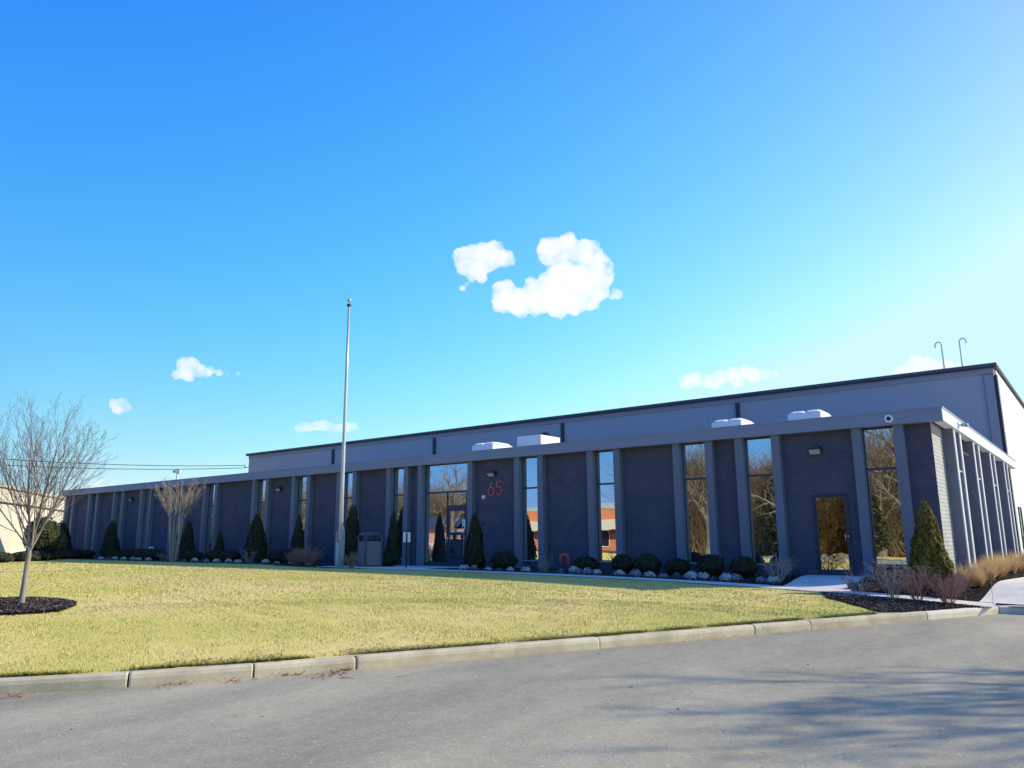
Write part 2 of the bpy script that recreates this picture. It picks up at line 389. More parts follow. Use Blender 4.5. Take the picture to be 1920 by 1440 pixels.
# footpaths
struct(drape('footpath', lambda u, v: (-20.5+u*21.45, -3.42+v*.74 - .0*u), 90, 5, .018, M['path']))
struct(drape('entrance_pavement', lambda u, v: (-20.6+u*4.9, -2.66+v*2.95), 20, 10, .014, M['path']))
struct(drape('door_slab', lambda u, v: (-3.75+u*1.55+(1-v)*.25, -2.66+v*2.95), 10, 10, .015, M['path']))
def wf(u, v):
    y = -2.60+v*26; edge = np.interp(y, [-2.7, -2.2, .2, 1.7, 4, 30], [.62, .66, .92, 1.14, 1.2, 1.2]); return edge + u**2*38, y
struct(drape('walkway', wf, 20, 90, .016, M['walk']))
jb = MB()   # tooled joints of the walk, as thin dark sheets a few mm above
t_ = concrete('joint_shadow', (.16,.15,.13), (.22,.20,.18))
for y in (-1.4, .2, 1.8, 3.4, 5.0, 6.6):
    z = G(2, y)+.021; jb.quad((1.25, y, G(1.25, y)+.0205), (12, y, G(12, y)+.0205), (12, y+.012, G(12, y+.012)+.0205), (1.25, y+.012, G(1.25, y+.012)+.0205))
for x in np.arange(-19.5, .6, 1.5):
    jb.quad((x, -3.42, G(x, -3.42)+.0225), (x+.012, -3.42, G(x, -3.42)+.0225), (x+.012, -2.68, G(x, -2.68)+.0225), (x, -2.68, G(x, -2.68)+.0225))
struct(obj('pavement_joints', jb, t_))
# mulch sheets
tri = [(-2.35,-3.5),(-1.95,-4.45),(-1.25,-5.2),(-.62,-5.85),(-.28,-5.55),(.55,-3.75),(.78,-3.46),(-.5,-3.46)]
def fan(name, poly, c, dz, mat):
    V = []; Fc = []; rings = 8; n = len(poly)*4
    pl = []
    for i in range(len(poly)):
        a, b = poly[i], poly[(i+1) % len(poly)]
        for k in range(4): pl.append((a[0]+(b[0]-a[0])*k/4, a[1]+(b[1]-a[1])*k/4))
    for r in range(rings+1):
        for (x, y) in pl:
            px, py = c[0]+(x-c[0])*r/rings, c[1]+(y-c[1])*r/rings
            V.append((px, py, G(px, py)+dz*(1 if r < rings else .3)+random.uniform(-.008, .008)))
    for r in range(rings):
        for k in range(n): Fc.append((r*n+k, r*n+(k+1) % n, (r+1)*n+(k+1) % n, (r+1)*n+k))
    return raw(name, V, Fc, mat, smooth=True)
struct(fan('mulch_bed', tri, (-.6,-4.3), .02, M['mulch']))
ring = [(-12.62+1.42*math.cos(a)*(1+.10*math.sin(3*a+1)+.05*math.sin(7*a)), -16.48+1.25*math.sin(a)*(1+.08*math.cos(2*a))) for a in np.linspace(0, 2*math.pi, 20, endpoint=False)]
struct(fan('mulch_bed', ring, (-12.6,-16.4), .05, M['mulch']))
bedp = [(-55,-2.75),(-26,-2.75),(-24,-3.1),(-21.6,-3.5),(-19.2,-3.75),(-17.9,-3.6),(-18.0,-3.4),(-20.9,-3.38),(-20.9,-2.7),(-20.9,-.2),(-55,-.2)]
struct(fan('mulch_bed', [(-24.5,-2.85),(-22.5,-3.45),(-20,-3.85),(-18.2,-3.85),(-17.5,-3.5),(-18.4,-3.38),(-20.6,-3.36),(-20.8,-2.9),(-22,-2.84)], (-20.6,-3.4), .01, M['mulch']))

# ---- point-in-polygon for scatters
def inpoly(px, py, poly):
    r = np.zeros(px.shape, bool); n = len(poly); j = n-1
    for i in range(n):
        xi, yi = poly[i]; xj, yj = poly[j]
        c = ((yi > py) != (yj > py)) & (px < (xj-xi)*(py-yi)/(yj-yi+1e-12)+xi); r ^= c; j = i
    return r
# grass blades: density falls with distance from the viewpoint's side of the lawn
def blades(n, xr, yr, hmin, hmax, wscale, dmin, dmax):
    x = RNG.uniform(*xr, n); y = RNG.uniform(*yr, n)
    d = np.hypot(x-CAM[0], y-CAM[1])
    keep = (x < xk(y)-.15) & (d > dmin) & (d < dmax) & ~inpoly(x, y, tri) & ~inpoly(x, y, ring) & ((y < -3.46) | (x < -21) & (y < -2.85))
    keep &= ~((x > -24.3) & (x < -17.7) & (y > -3.7+.25*np.sin(x*3)))
    x, y, d = x[keep], y[keep], d[keep]; m = len(x); z = gz(x, y)
    clump = .75+.5*np.sin(x*5.3+np.sin(y*4.1)*2)*np.sin(y*6.1+np.sin(x*3.7)*2)
    h = RNG.uniform(hmin, hmax, m)*(.7+.3*clump); a = RNG.uniform(0, 2*np.pi, m); w = wscale*(.6+.8*RNG.random(m))
    le = RNG.uniform(.2, 1.1, m)*h; la = RNG.uniform(0, 2*np.pi, m)
    V = np.zeros((m, 3, 3))
    V[:, 0] = np.stack([x-np.cos(a)*w, y-np.sin(a)*w, z-.004], -1); V[:, 1] = np.stack([x+np.cos(a)*w, y+np.sin(a)*w, z-.004], -1)
    V[:, 2] = np.stack([x+np.cos(la)*le, y+np.sin(la)*le, z+h], -1)
    r = np.clip(RNG.random(m)*.8 + .2*RNG.random(m), 0, 1)
    return V.reshape(-1, 3), r
vs, rs = [], []
for args in ((620000, (-16, 1), (-24, -3.4), .012, .032, .0031, 6, 16), (480000, (-32, 0), (-24, -2.85), .014, .034, .0055, 15, 29), (210000, (-62, -14), (-26, -2.85), .018, .042, .010, 28, 62)):
    v, r = blades(*args); vs.append(v); rs.append(r)
# longer ragged tufts along the kerb's back edge
n = 46000; s = RNG.uniform(sof((-8.7,-21.4)), sof((-.5,-6.2)), n); o = .135+RNG.exponential(.035, n)
X = np.interp(s, KD, KA[:, 0]); Y = np.interp(s, KD, KA[:, 1]); X2 = np.interp(s+.1, KD, KA[:, 0]); Y2 = np.interp(s+.1, KD, KA[:, 1])
tx, ty = (X2-X)/.1, (Y2-Y)/.1; Ln = np.hypot(tx, ty); X = X-ty/Ln*o; Y = Y+tx/Ln*o; m = n
gate = (np.sin(s*2.3)+np.sin(s*5.1+1)+RNG.normal(0, .6, n)) > -.6; X, Y, tx, ty = X[gate], Y[gate], tx[gate], ty[gate]; m = len(X)
z = gz(X, Y); h = RNG.uniform(.02, .06, m); a = RNG.uniform(0, 2*np.pi, m); w = .0045
V = np.zeros((m, 3, 3)); V[:, 0] = np.stack([X-np.cos(a)*w, Y-np.sin(a)*w, z], -1); V[:, 1] = np.stack([X+np.cos(a)*w, Y+np.sin(a)*w, z], -1)
V[:, 2] = np.stack([X+RNG.normal(.012, .025, m), Y+RNG.normal(-.005, .025, m), z+h], -1)
vs.append(V.reshape(-1, 3)); rs.append(RNG.random(m)*.7)
V = np.concatenate(vs); r = np.concatenate(rs)
grass = raw('grass', V, np.arange(len(V)).reshape(-1, 3), M['blades'], attr=r)
tag(grass, 'short winter grass, yellow green with straw patches, over the sloping front lawn', 'grass', kind='stuff')

# mulch chips
def chips(n, poly, dz, size=.018, name='mulch_chips', lab='', mat='chips', cat='mulch'):
    pa = np.array(poly); x = RNG.uniform(pa[:, 0].min(), pa[:, 0].max(), n); y = RNG.uniform(pa[:, 1].min(), pa[:, 1].max(), n)
    k = inpoly(x, y, poly); x, y = x[k], y[k]; m = len(x); z = gz(x, y)+dz+RNG.uniform(0, .018, m)
    a = RNG.uniform(0, np.pi*2, m); L = size*RNG.uniform(.5, 1.8, m); W = size*.35; tl = RNG.normal(0, .35, m)
    ux, uy, uz = np.cos(a)*L, np.sin(a)*L, tl*L; wx, wy, wz = -np.sin(a)*W, np.cos(a)*W, RNG.normal(0, .4, m)*W
    V = np.zeros((m, 4, 3))
    for i, (su, sw) in enumerate(((-1,-1),(1,-1),(1,1),(-1,1))):
        V[:, i] = np.stack([x+su*ux+sw*wx, y+su*uy+sw*wy, z+su*uz+sw*wz], -1)
    o = raw(name, V.reshape(-1, 3), np.arange(m*4).reshape(-1, 4), M[mat], attr=RNG.random(m))
    return tag(o, lab, cat, kind='stuff')
chips(26000, [(a-.0, b) for a, b in tri], .02, lab='dark brown bark mulch in the corner bed between kerb and path')
chips(22000, ring, .045, lab='dark bark mulch ring heaped around the bare young tree on the lawn')
chips(42000, [(-54,-2.65),(-21,-2.65),(-21,-.1),(-54,-.1)], .0, .03, lab='dark mulch in the shaded bed left of the entrance')
chips(30000, [(-15.6,-2.62),(-3.9,-2.62),(-3.9,.1),(-15.6,.1)], .0, .022, lab='dark mulch in the shaded bed between entrance and side door')
chips(16000, [(-2.0,-2.6),(.6,-2.6),(.9,.2),(1.1,3),(1.15,18),(0,18),(0,.1),(-2.0,.1)], .0, .02, lab='dark mulch in the bed wrapping the right corner of the building')

# dead thatch and leaf bits in the turf just behind the kerb
for (sa, sb, n_, lab) in (((-5.55,-17.2), (-4.9,-16.0), 900, 'brown dead thatch in the turf edge above the second kerb joint'), ((-4.6,-15.4), (-4.0,-14.0), 700, 'pale dead thatch in the turf edge right of the leaf heap'), ((-3.7,-13.4), (-3.2,-12.3), 500, 'straw coloured dead thatch in the turf edge near the wide kerb joint')):
    s0_, s1_ = sof(sa), sof(sb); up_ = []; dn_ = []
    for q in np.linspace(s0_, s1_, 8):
        x_, y_ = kpt(q); x2_, y2_ = kpt(q+.1); tx_, ty_ = (x2_-x_)/.1, (y2_-y_)/.1; wv = .12+.14*abs(math.sin(q*3.3)); up_.append((x_-ty_*.17, y_+tx_*.17)); dn_.append((x_-ty_*(.17+wv), y_+tx_*(.17+wv)))
    chips(n_*2, up_+dn_[::-1], .012, .012, 'dead_thatch', lab, 'leaves', 'dead grass')
# leaf litter along the kerb and on the asphalt
def litter(spots, name, lab):
    V = []; at = []
    for (x, y, n, sp) in spots:
        for i in range(n):
            px, py = x+random.gauss(0, sp), y+random.gauss(0, sp*1.4)
            # stay on the road side
            d = px - float(xk(py))
            if d < .01: px = float(xk(py)) + abs(random.gauss(.02, .03))+.012
            a = random.random()*6.28; L = random.uniform(.012, .035); W = L*random.uniform(.3, .6); z = ROAD+.008+random.random()*.02
            c, s_ = math.cos(a), math.sin(a); q = random.uniform(-.01, .015)
            V += [(px-c*L, py-s_*L, z), (px+s_*W, py-c*W, z+q), (px+c*L, py+s_*L, z+.004), (px-s_*W, py+c*W, z+q)]; at.append(random.random())
    return tag(raw(name, V, np.arange(len(V)).reshape(-1, 4), M['leaves'], attr=at), lab, 'leaves', kind='stuff')
litter([(-5.42,-17.15,40,.10),(-5.05,-16.6,34,.09),(-4.9,-16.0,26,.08),(-4.5,-15.65,90,.11),(-6.15,-18.5,26,.06),(-4.62,-15.4,20,.05),(-2.1,-10.0,14,.2),(-1.2,-8.0,12,.2)], 'dry_leaves', 'dry brown leaves and bark bits gathered at the foot of the kerb')
litter([(-3,-15,8,1.6),(-1,-13,8,1.6),(0,-9,5,1.2),(-4,-17.5,8,1.0)], 'dry_leaves', 'scattered pale leaf scraps lying on the open asphalt')
for (x, y, a, lab) in ((-4.15,-15.75,.5,'pale broken twig lying on the asphalt near the kerb leaves'),(-3.72,-15.25,1.2,'thin dark twig lying on the asphalt right of the leaf heap')):
    mb = MB(); c, s_ = math.cos(a), math.sin(a)
    mb.tube([(x-c*.09, y-s_*.09, ROAD+.008), (x, y+.008, ROAD+.014), (x+c*.1, y+s_*.1, ROAD+.008)], [.006, .006, .003], 5)
    tag(obj('twig', mb, M['tantwig']), lab, 'twig', 'twigs on the asphalt')

# ------------------------------------------------------------------ the low office building
ZT, ZB = 4.30, 3.94
office = thing('office_building', 'long low dark navy brick office building with tall narrow mirror windows and the number 65', 'building', (-25.7, .3, 0))
inv = Matrix.Translation((25.7, -.3, 0))
def part(name, mb, mat, parent=None, bevel=0, smooth=False):
    if parent is None: mb.xf(inv); return obj(name, mb, mat, office, smooth, bevel)
    mb.xf(inv); return obj(name, mb, mat, parent, smooth, bevel)
WIN = [(-2.135,-1.095),(-5.44,-4.35),(-7.47,-6.39),(-10.645,-9.605),(-13.76,-12.715),(-18.63,-15.99),(-20.45,-19.43),(-23.62,-22.57),(-26.84,-25.72),(-29.98,-28.87),(-34.36,-33.26),(-37.6,-36.5),(-41.02,-39.96),(-44.29,-43.21),(-47.55,-46.47),(-50.87,-49.8)]
HW = .122
# pilasters
for a, b in WIN:
    for xc in (a, b):
        part('pilaster', MB().box(xc-HW, xc+HW, .08, .42, -.5, ZB+.02), M['fin'], bevel=.006)
# brick panels between the pilaster pairs (wall plane .30)
edges = []
xr = -.352
for a, b in WIN:
    edges.append((b+HW, xr)); xr = a-HW
edges.append((-51.15, xr))
DOOR = (-3.50, -2.56)
for x0, x1 in edges:
    if x1-x0 < .05: continue
    if x0 < -3 < x1:
        mb = MB().box(x0, DOOR[0], .30, .55, -.5, ZB+.02).box(DOOR[1], x1, .30, .55, -.5, ZB+.02).box(DOOR[0], DOOR[1], .30, .55, 2.22, ZB+.02)
    else: mb = MB().box(x0, x1, .30, .55, -.5, ZB+.02)
    part('brick_panel', mb, M['brick'])
def window(x0, x1, y, side=False):
    """tall two-light window with spandrel wall, sill, frame and panes"""
    fr = MB(); w = .028
    zb, zt, zm = .30, ZB+.015, 2.82
    fr.box(x0, x0+w, y-.02, y+.05, zb, zt).box(x1-w, x1, y-.02, y+.05, zb, zt)
    fr.box(x0+w, x1-w, y-.02, y+.05, zb, zb+w).box(x0+w, x1-w, y-.02, y+.05, zt-.07, zt).box(x0+w, x1-w, y-.025, y+.05, zm-.03, zm+.03)
    return fr, MB().box(x0+w, x1-w, y, y+.012, zb+w, zm-.03).box(x0+w, x1-w, y+.001, y+.013, zm+.03, zt-.07)
for i, (a, b) in enumerate(WIN):
    if i == 5: continue
    x0, x1 = a+HW, b-HW
    fr, pn = window(x0, x1, .31)
    f = part('window', fr, M['frame'])
    part('pane', pn, M['glass'], f)
    part('sill', MB().box(x0+.005, x1-.005, .235, .34, .255, .295), M['sill'], f)
    part('spandrel_panel', MB().box(x0, x1, .30, .5, -.5, .255), M['brick'])
# entrance glazing
x0, x1 = -18.63+HW, -15.99-HW; xd0, xd1 = -17.30, -16.34
fr = MB(); w = .03; y = .31
fr.box(x0, x0+w, y-.03, y+.05, -.02, ZB+.015).box(x1-w, x1, y-.03, y+.05, -.02, ZB+.015)
fr.box(x0+w, x1-w, y-.03, y+.05, 2.80, 2.87).box(x0+w, x1-w, y-.03, y+.05, ZB-.04, ZB+.015)
fr.box(xd0-.05, xd0, y-.03, y+.05, -.02, 2.80).box(xd1, xd1+.05, y-.03, y+.05, -.02, 2.80).box(xd0, xd1, y-.03, y+.05, 2.20, 2.33)
fr.box(x0+w, xd0-.05, y-.03, y+.05, -.02, .16).box(xd1+.05, x1-w, y-.02, y+.05, -.02, 2.80)
ent = part('entrance_glazing', fr, M['frame'])
part('pane', MB().box(x0+w, x1-w, y, y+.012, 2.87, ZB-.04).box(x0+w, xd0-.05, y, y+.012, .16, 2.80).box(xd0, xd1, y+.002, y+.014, 2.33, 2.80), M['glass'], ent)
def door(x0, x1, z1, stile, glassmat, hx, zl):
    d = MB(); yy = .295
    d.box(x0, x0+stile, yy, yy+.045, .02, z1).box(x1-stile, x1, yy, yy+.045, .02, z1).box(x0+stile, x1-stile, yy, yy+.045, z1-stile, z1).box(x0+stile, x1-stile, yy, yy+.045, .02, zl)
    o = part('door', d, M['frame'])
    part('pane', MB().box(x0+stile, x1-stile, yy+.018, yy+.03, zl, z1-stile), glassmat, o)
    h = MB().tube([(hx, yy, .92), (hx, yy-.05, .94), (hx, yy-.06, 1.03), (hx, yy-.05, 1.12), (hx, yy, 1.14)], .011, 8)
    part('handle', h, M['chrome'], o, smooth=True)
    part('lock', MB().tube([(hx+.06, yy+.005, 1.06), (hx+.06, yy-.02, 1.06)], .024, 12), M['chrome'], o)
    return o
door(xd0+.004, xd1-.004, 2.195, .10, M['glass'], xd0+.05, .30)
door(-3.455, -2.605, 2.16, .06, M['doorglass'], -2.68, .17)
fr = MB().box(DOOR[0], -3.46, .27, .36, 0, 2.22).box(-2.60, DOOR[1], .27, .36, 0, 2.22).box(-3.46, -2.60, .27, .36, 2.165, 2.22)
part('door_frame', fr, M['frame'])
part('threshold', MB().box(-3.46, -2.60, .22, .36, .0, .02), M['sill'])
# intercom plate by the entrance
ic = part('intercom', MB().box(-16.33, -16.19, .055, .078, 1.40, 1.76), M['white'], bevel=.004)
part('speaker_grille', MB().box(-16.275, -16.245, .050, .056, 1.66, 1.70), M['black'], ic)
part('keypad', MB().box(-16.30, -16.22, .048, .056, 1.43, 1.50), M['black'], ic)
part('notice_lines', MB().box(-16.285, -16.235, .051, .056, 1.60, 1.605).box(-16.29, -16.23, .051, .056, 1.565, 1.57).box(-16.285, -16.235, .051, .056, 1.53, 1.535), M['dkgrey'], ic)
# alarm strobe left of the numerals
al = part('alarm_strobe', MB().box(-15.53, -15.39, .24, .30, 2.50, 2.64), M['white'], bevel=.01)
part('strobe_lens', MB().box(-15.50, -15.42, .225, .24, 2.46, 2.53), M['redpipe'], al, bevel=.006)
# wall lamps
def wall_lamp(xc, zc, y=.30):
    b = part('wall_lamp', MB().box(xc-.17, xc+.17, y-.10, y, zc-.10, zc+.10).box(xc-.15, xc+.15, y-.20, y-.10, zc+.02, zc+.10), M['dkgrey'], bevel=.012)
    mb = MB(); p = [(xc-.15, y-.195, zc+.018), (xc+.15, y-.195, zc+.018), (xc+.14, y-.105, zc-.10), (xc-.14, y-.105, zc-.10)]
    mb.quad(p[3], p[2], p[1], p[0])
    part('lens', mb, M['offwhite'], b)
for xc in (-3.28, -15.02, -28.1, -42.42): wall_lamp(xc, 3.42)
# small junction box by the arborvitae at the numerals
part('junction_box', MB().box(-15.60, -15.48, .25, .30, 1.50, 1.64), M['dkgrey'], bevel=.006)
# numerals 65: thin round-stroke red digits standing proud of the brick
def numeral(pts_list, ox, oz, sx, sz):
    mb = MB()
    for pts in pts_list:
        mb.tube([(ox+px*sx, .262, oz+pz*sz) for px, pz in pts], .021, 8)
        for q in (pts[len(pts)//2], pts[0]):
            mb.tube([(ox+q[0]*sx, .265, oz+q[1]*sz), (ox+q[0]*sx, .30, oz+q[1]*sz)], .006, 5)
    return mb
def arc(cx, cz, rx, rz, a0, a1, n=26):
    return [(cx+rx*math.cos(math.radians(a0+(a1-a0)*i/n)), cz+rz*math.sin(math.radians(a0+(a1-a0)*i/n))) for i in range(n+1)]
six = [[(.62, 1.0), (.45, .80), (.22, .50)] + arc(.5, .31, .46, .31, 150, -210+0, 30)]
six = [[(.64, 1.0), (.50, .86), (.34, .70), (.18, .50), (.07, .38)], arc(.5, .31, .46, .31, 0, 360, 30)]
part('house_number', numeral(six, -15.235, 2.62, .30, .49), M['red'], smooth=True)
five = [[(.90, 1.0), (.55, 1.0), (.20, 1.0)], [(.20, 1.0), (.16, .80), (.13, .58)], [(.13, .58), (.22, .62)] + arc(.48, .32, .44, .32, 112, -145, 26)]
part('house_number', numeral(five, -14.865, 2.62, .30, .49), M['red'], smooth=True)
# fascia band (front + side + back + left) and roof deck
part('fascia', MB().box(-51.38, -.02, .0, .25, ZB, ZT), M['fascia'], bevel=.01)
part('fascia', MB().box(-.02, .0, .002, 18.70, ZB, ZT).box(-.25, -.02, .25, 18.70, ZB, ZT), M['fascia_lit'])
part('fascia', MB().box(-51.38, -51.1, .25, 18.7, ZB, ZT), M['fascia'])
part('roof', MB().box(-51.1, -.25, .25, 18.9, ZT-.18, ZT-.05), M['roof'])
part('soffit', MB().box(-51.1, -.26, .252, .5, ZB+.03, ZB+.08).box(-.42, -.26, .5, 18.6, ZB+.03, ZB+.08), M['soffit'])
part('fascia_drip_edge', MB().box(-51.39, .012, -.012, .0, ZT-.045, ZT+.012).box(0.0, .012, 0, 18.7, ZT-.045, ZT+.012), M['fascia'])
# round lamp on the fascia and bullet camera on the side fascia
mb = MB(); n = 24
for r0, r1, y0, y1 in ((.105, .105, 0, -.03), (.105, .06, -.03, -.045), (.06, .055, -.045, -.02)):
    b = len(mb.v)
    for rr, yy in ((r0, y0), (r1, y1)):
        for k in range(n): a = 2*math.pi*k/n; mb.v.append((-1.26+rr*math.cos(a), yy, 4.10+rr*math.sin(a)))
    for k in range(n): mb.f.append((b+k, b+(k+1) % n, b+n+(k+1) % n, b+n+k))
rl = part('round_fascia_lamp', mb, M['white'], smooth=True)
part('lens', MB().tube([(-1.26, -.012, 4.10), (-1.26, -.022, 4.10)], .058, 20), M['dkgrey'], rl)
sc_ = part('security_camera', MB().box(.0, .03, 2.42, 2.60, 4.00, 4.18).box(.03, .09, 2.46, 2.56, 4.06, 4.12), M['white'], bevel=.008)
part('camera_body', MB().tube([(.09, 2.50, 4.09), (.24, 2.46, 4.06)], .05, 12), M['galv'], sc_, smooth=True)
# side wall: pier, panels, pilasters with outer edges coloured as sunlit, windows
SP = [(2.03,3.08),(5.75,6.90),(9.85,11.05),(14.2,15.4)]
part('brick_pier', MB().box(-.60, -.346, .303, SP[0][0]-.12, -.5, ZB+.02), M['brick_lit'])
ed = []; y0 = SP[0][0]
for i, (a, b) in enumerate(SP):
    for yc in (a, b):
        part('pilaster', MB().box(-.55, -.08, yc-HW, yc+HW, -.5, ZB+.02), M['fin'])
        part('pilaster_lit_edge', MB().box(-.08, -.055, yc-HW, yc+HW, -.5, ZB+.02), M['fin_lit'])
    nx = SP[i+1][0] if i+1 < len(SP) else 18.6
    part('brick_panel', MB().box(-.6, -.35, b+HW, nx-HW, -.5, ZB+.02), M['brick'])
    f = part('window', MB().box(-.36, -.30, a+HW, b-HW, 2.79, 2.85).box(-.36, -.32, a+HW, b-HW, .27, .31).box(-.16, -.09, a+HW, b-HW, 2.80, 2.83), M['fin_lit'])  # bars take the pale sunlit colour in place of the dark frame paint
    part('pane', MB().box(-.37, -.355, a+HW, b-HW, .31, 2.79).box(-.37, -.355, a+HW, b-HW, 2.85, ZB), M['glass'], f)
    part('sill', MB().box(-.36, -.06, a+HW, b-HW, .22, .27), M['sill'], f)
    part('spandrel_panel', MB().box(-.6, -.36, a+HW, b-HW, -.5, .22), M['brick'])
wl = part('wall_lamp', MB().box(-.35, -.25, 4.10, 4.36, 3.36, 3.60), M['dkgrey'], bevel=.01)
mb = MB().quad((-.25, 4.10, 3.56), (-.25, 4.36, 3.56), (-.05, 4.36, 3.38), (-.05, 4.10, 3.38)); part('shade', mb, M['white'], wl)
part('brick_panel', MB().box(-51.15, -50.9, .55, 18.6, -.5, ZB+.02), M['brick'])
part('footing', MB().box(-.34, .02, 1.9, 3.25, -.2, .06).box(-.34, .02, 5.6, 7.0, -.2, .06), M['path'])

# ------------------------------------------------------------------ tall block behind
tall = thing('warehouse_block', 'tall blue grey warehouse block with dark coping rising behind the low office wing', 'building', (-30, 19.2, 0))
inv2 = Matrix.Translation((30, -19.2, 0))
def tpart(name, mb, mat, parent=None, bevel=0): mb.xf(inv2); return obj(name, mb, mat, parent or tall, False, bevel)
tpart('front_wall', MB().box(-59.6, -.42, 19.18, 19.6, -.4, 8.42), M['tall'])
tpart('wall_band', MB().box(-59.62, -.405, 19.13, 19.62, 8.42, 8.76), M['tallband'])
tpart('side_wall', MB().box(-.62, -.36, 19.62, 62, -.4, 8.64), M['tall_lit'])
tpart('side_wall', MB().box(-59.6, -59.3, 19.62, 62, -.4, 8.64), M['tall'])
tpart('coping', MB().box(-59.92, -.25, 19.0, 19.35, 8.76, 8.90).box(-.60, -.25, 19.35, 62, 8.74, 8.90).box(-59.92, -59.5, 19.35, 62, 8.76, 8.90), M['coping'], bevel=.01)
tpart('coping_drip', MB().box(-59.9, -.27, 19.02, 19.10, 8.68, 8.76), M['gutter'])
tpart('roof', MB().box(-59.5, -.7, 19.62, 62, 8.3, 8.5), M['roof'])
for x in (-12.7, -24.5, -35.95, -47.5): tpart('downspout', MB().box(x-.10, x+.10, 19.02, 19.17, 4.0, 8.40), M['gutter'], bevel=.02)
tpart('corner_pilaster', MB().box(-.80, -.44, 19.03, 19.17, -.4, 8.36), M['tallband'])
tpart('corner_downspout', MB().box(-.40, -.30, 19.08, 19.30, -.4, 8.34), M['gutter'])
tpart('corner_pilaster', MB().box(-.355, -.30, 19.32, 19.66, -.4, 8.36), M['tallband'])
for y in (21.3, 27, 33):
    f = tpart('window', MB().box(-.36, -.31, y, y+1.3, .4, .46).box(-.36, -.31, y, y+1.3, 2.3, 2.36).box(-.36, -.31, y, y+.06, .46, 2.3).box(-.36, -.31, y+1.24, y+1.3, .46, 2.3), M['frame'])
    tpart('pane', MB().box(-.358, -.34, y+.06, y+1.24, .46, 2.3), M['doorglass'], f)
br = MB().box(-60.25, -59.6, 19.15, 19.22, 7.60, 7.66).tube([(-60.2, 19.18, 7.6), (-60.2, 19.18, 7.85)], .05, 8)
tpart('wire_bracket', br, M['galv'])
# gooseneck pipes on the tall roof
for (x, h, dx, lab) in ((-2.50, 1.40, -.28, 'left hooked galvanised pipe standing on the warehouse roof, hook turned left'), (-1.72, 1.42, .28, 'right hooked galvanised pipe standing on the warehouse roof, hook turned right')):
    mb = MB(); z0 = 8.5; pts = [(x, 20, z0), (x, 20, z0+.6+h-.2)] + [(x+dx/2-dx/2*math.cos(math.radians(a)), 20, z0+.4+h+abs(dx)/2*math.sin(math.radians(a))) for a in range(0, 181, 22)] + [(x+dx, 20, z0+h+.28)]
    mb.tube(pts, .036, 8); tag(obj('hooked_pipe', mb, M['white'], smooth=True), lab, 'pipe', 'hooked pipes on the warehouse roof')

# rooftop units (on the low roof)
def curb_unit(name, label, x0, x1, zt, dome, y0=3.0, dep=1.4):
    r = thing(name, label, 'roof unit', ((x0+x1)/2, y0+dep/2, ZT-.05), 'white units on the low roof')
    w = (x1-x0)/2; d = dep/2; zz = zt-(ZT-.05)
    if dome:
        obj('curb', MB().box(-w, w, -d, d, 0, zz*.86), M['white'], r, bevel=.015)
        for s in (-1, 1):
            V = []; Fc = []; nx, ny = 9, 9; hw = w*.46; cx = s*w*.49
            for i in range(nx):
                for j in range(ny):
                    u = -1+2*i/(nx-1); v = -1+2*j/(ny-1); hgt = (1-u**6)**.5*(1-v**6)**.5
                    V.append((cx+u*hw, v*d*.94, zz*.88+.004+zz*.12*hgt))
            for i in range(nx-1):
                for j in range(ny-1): Fc.append((i*ny+j, (i+1)*ny+j, (i+1)*ny+j+1, i*ny+j+1))
            raw('skylight_dome', V, Fc, M['white'], r, smooth=True)
    else:
        obj('housing', MB().box(-w, w, -d, d, 0, zz), M['white'], r, bevel=.015)
        obj('corner_trim', MB().box(w-.03, w+.004, -d-.004, -d+.03, 0, zz+.003), M['offwhite'], r)
    return r
curb_unit('roof_skylight', 'white domed skylight on the low roof above the entrance, leftmost white unit', -18.40, -17.25, 5.10, True)
curb_unit('ventilation_unit', 'plain white box unit on the low roof, the one without domes', -15.95, -14.75, 5.16, False)
curb_unit('roof_skylight', 'white double domed skylight on the low roof below a dark downspout', -7.48, -6.42, 5.04, True)
curb_unit('roof_skylight', 'white double domed skylight nearest the right corner of the low roof', -4.86, -3.82, 5.06, True)
vt = thing('vent_cap', 'small black mushroom vent just right of the plain white roof unit', 'roof vent', (-15.72, 4.7, ZT-.05))
obj('stack', MB().tube([(0,0,0), (0,0,1.16)], .07, 10), M['black'], vt); obj('cap', MB().lathe([(.08, 1.12), (.19, 1.15), (.2, 1.21), (.06, 1.27)]), M['black'], vt)

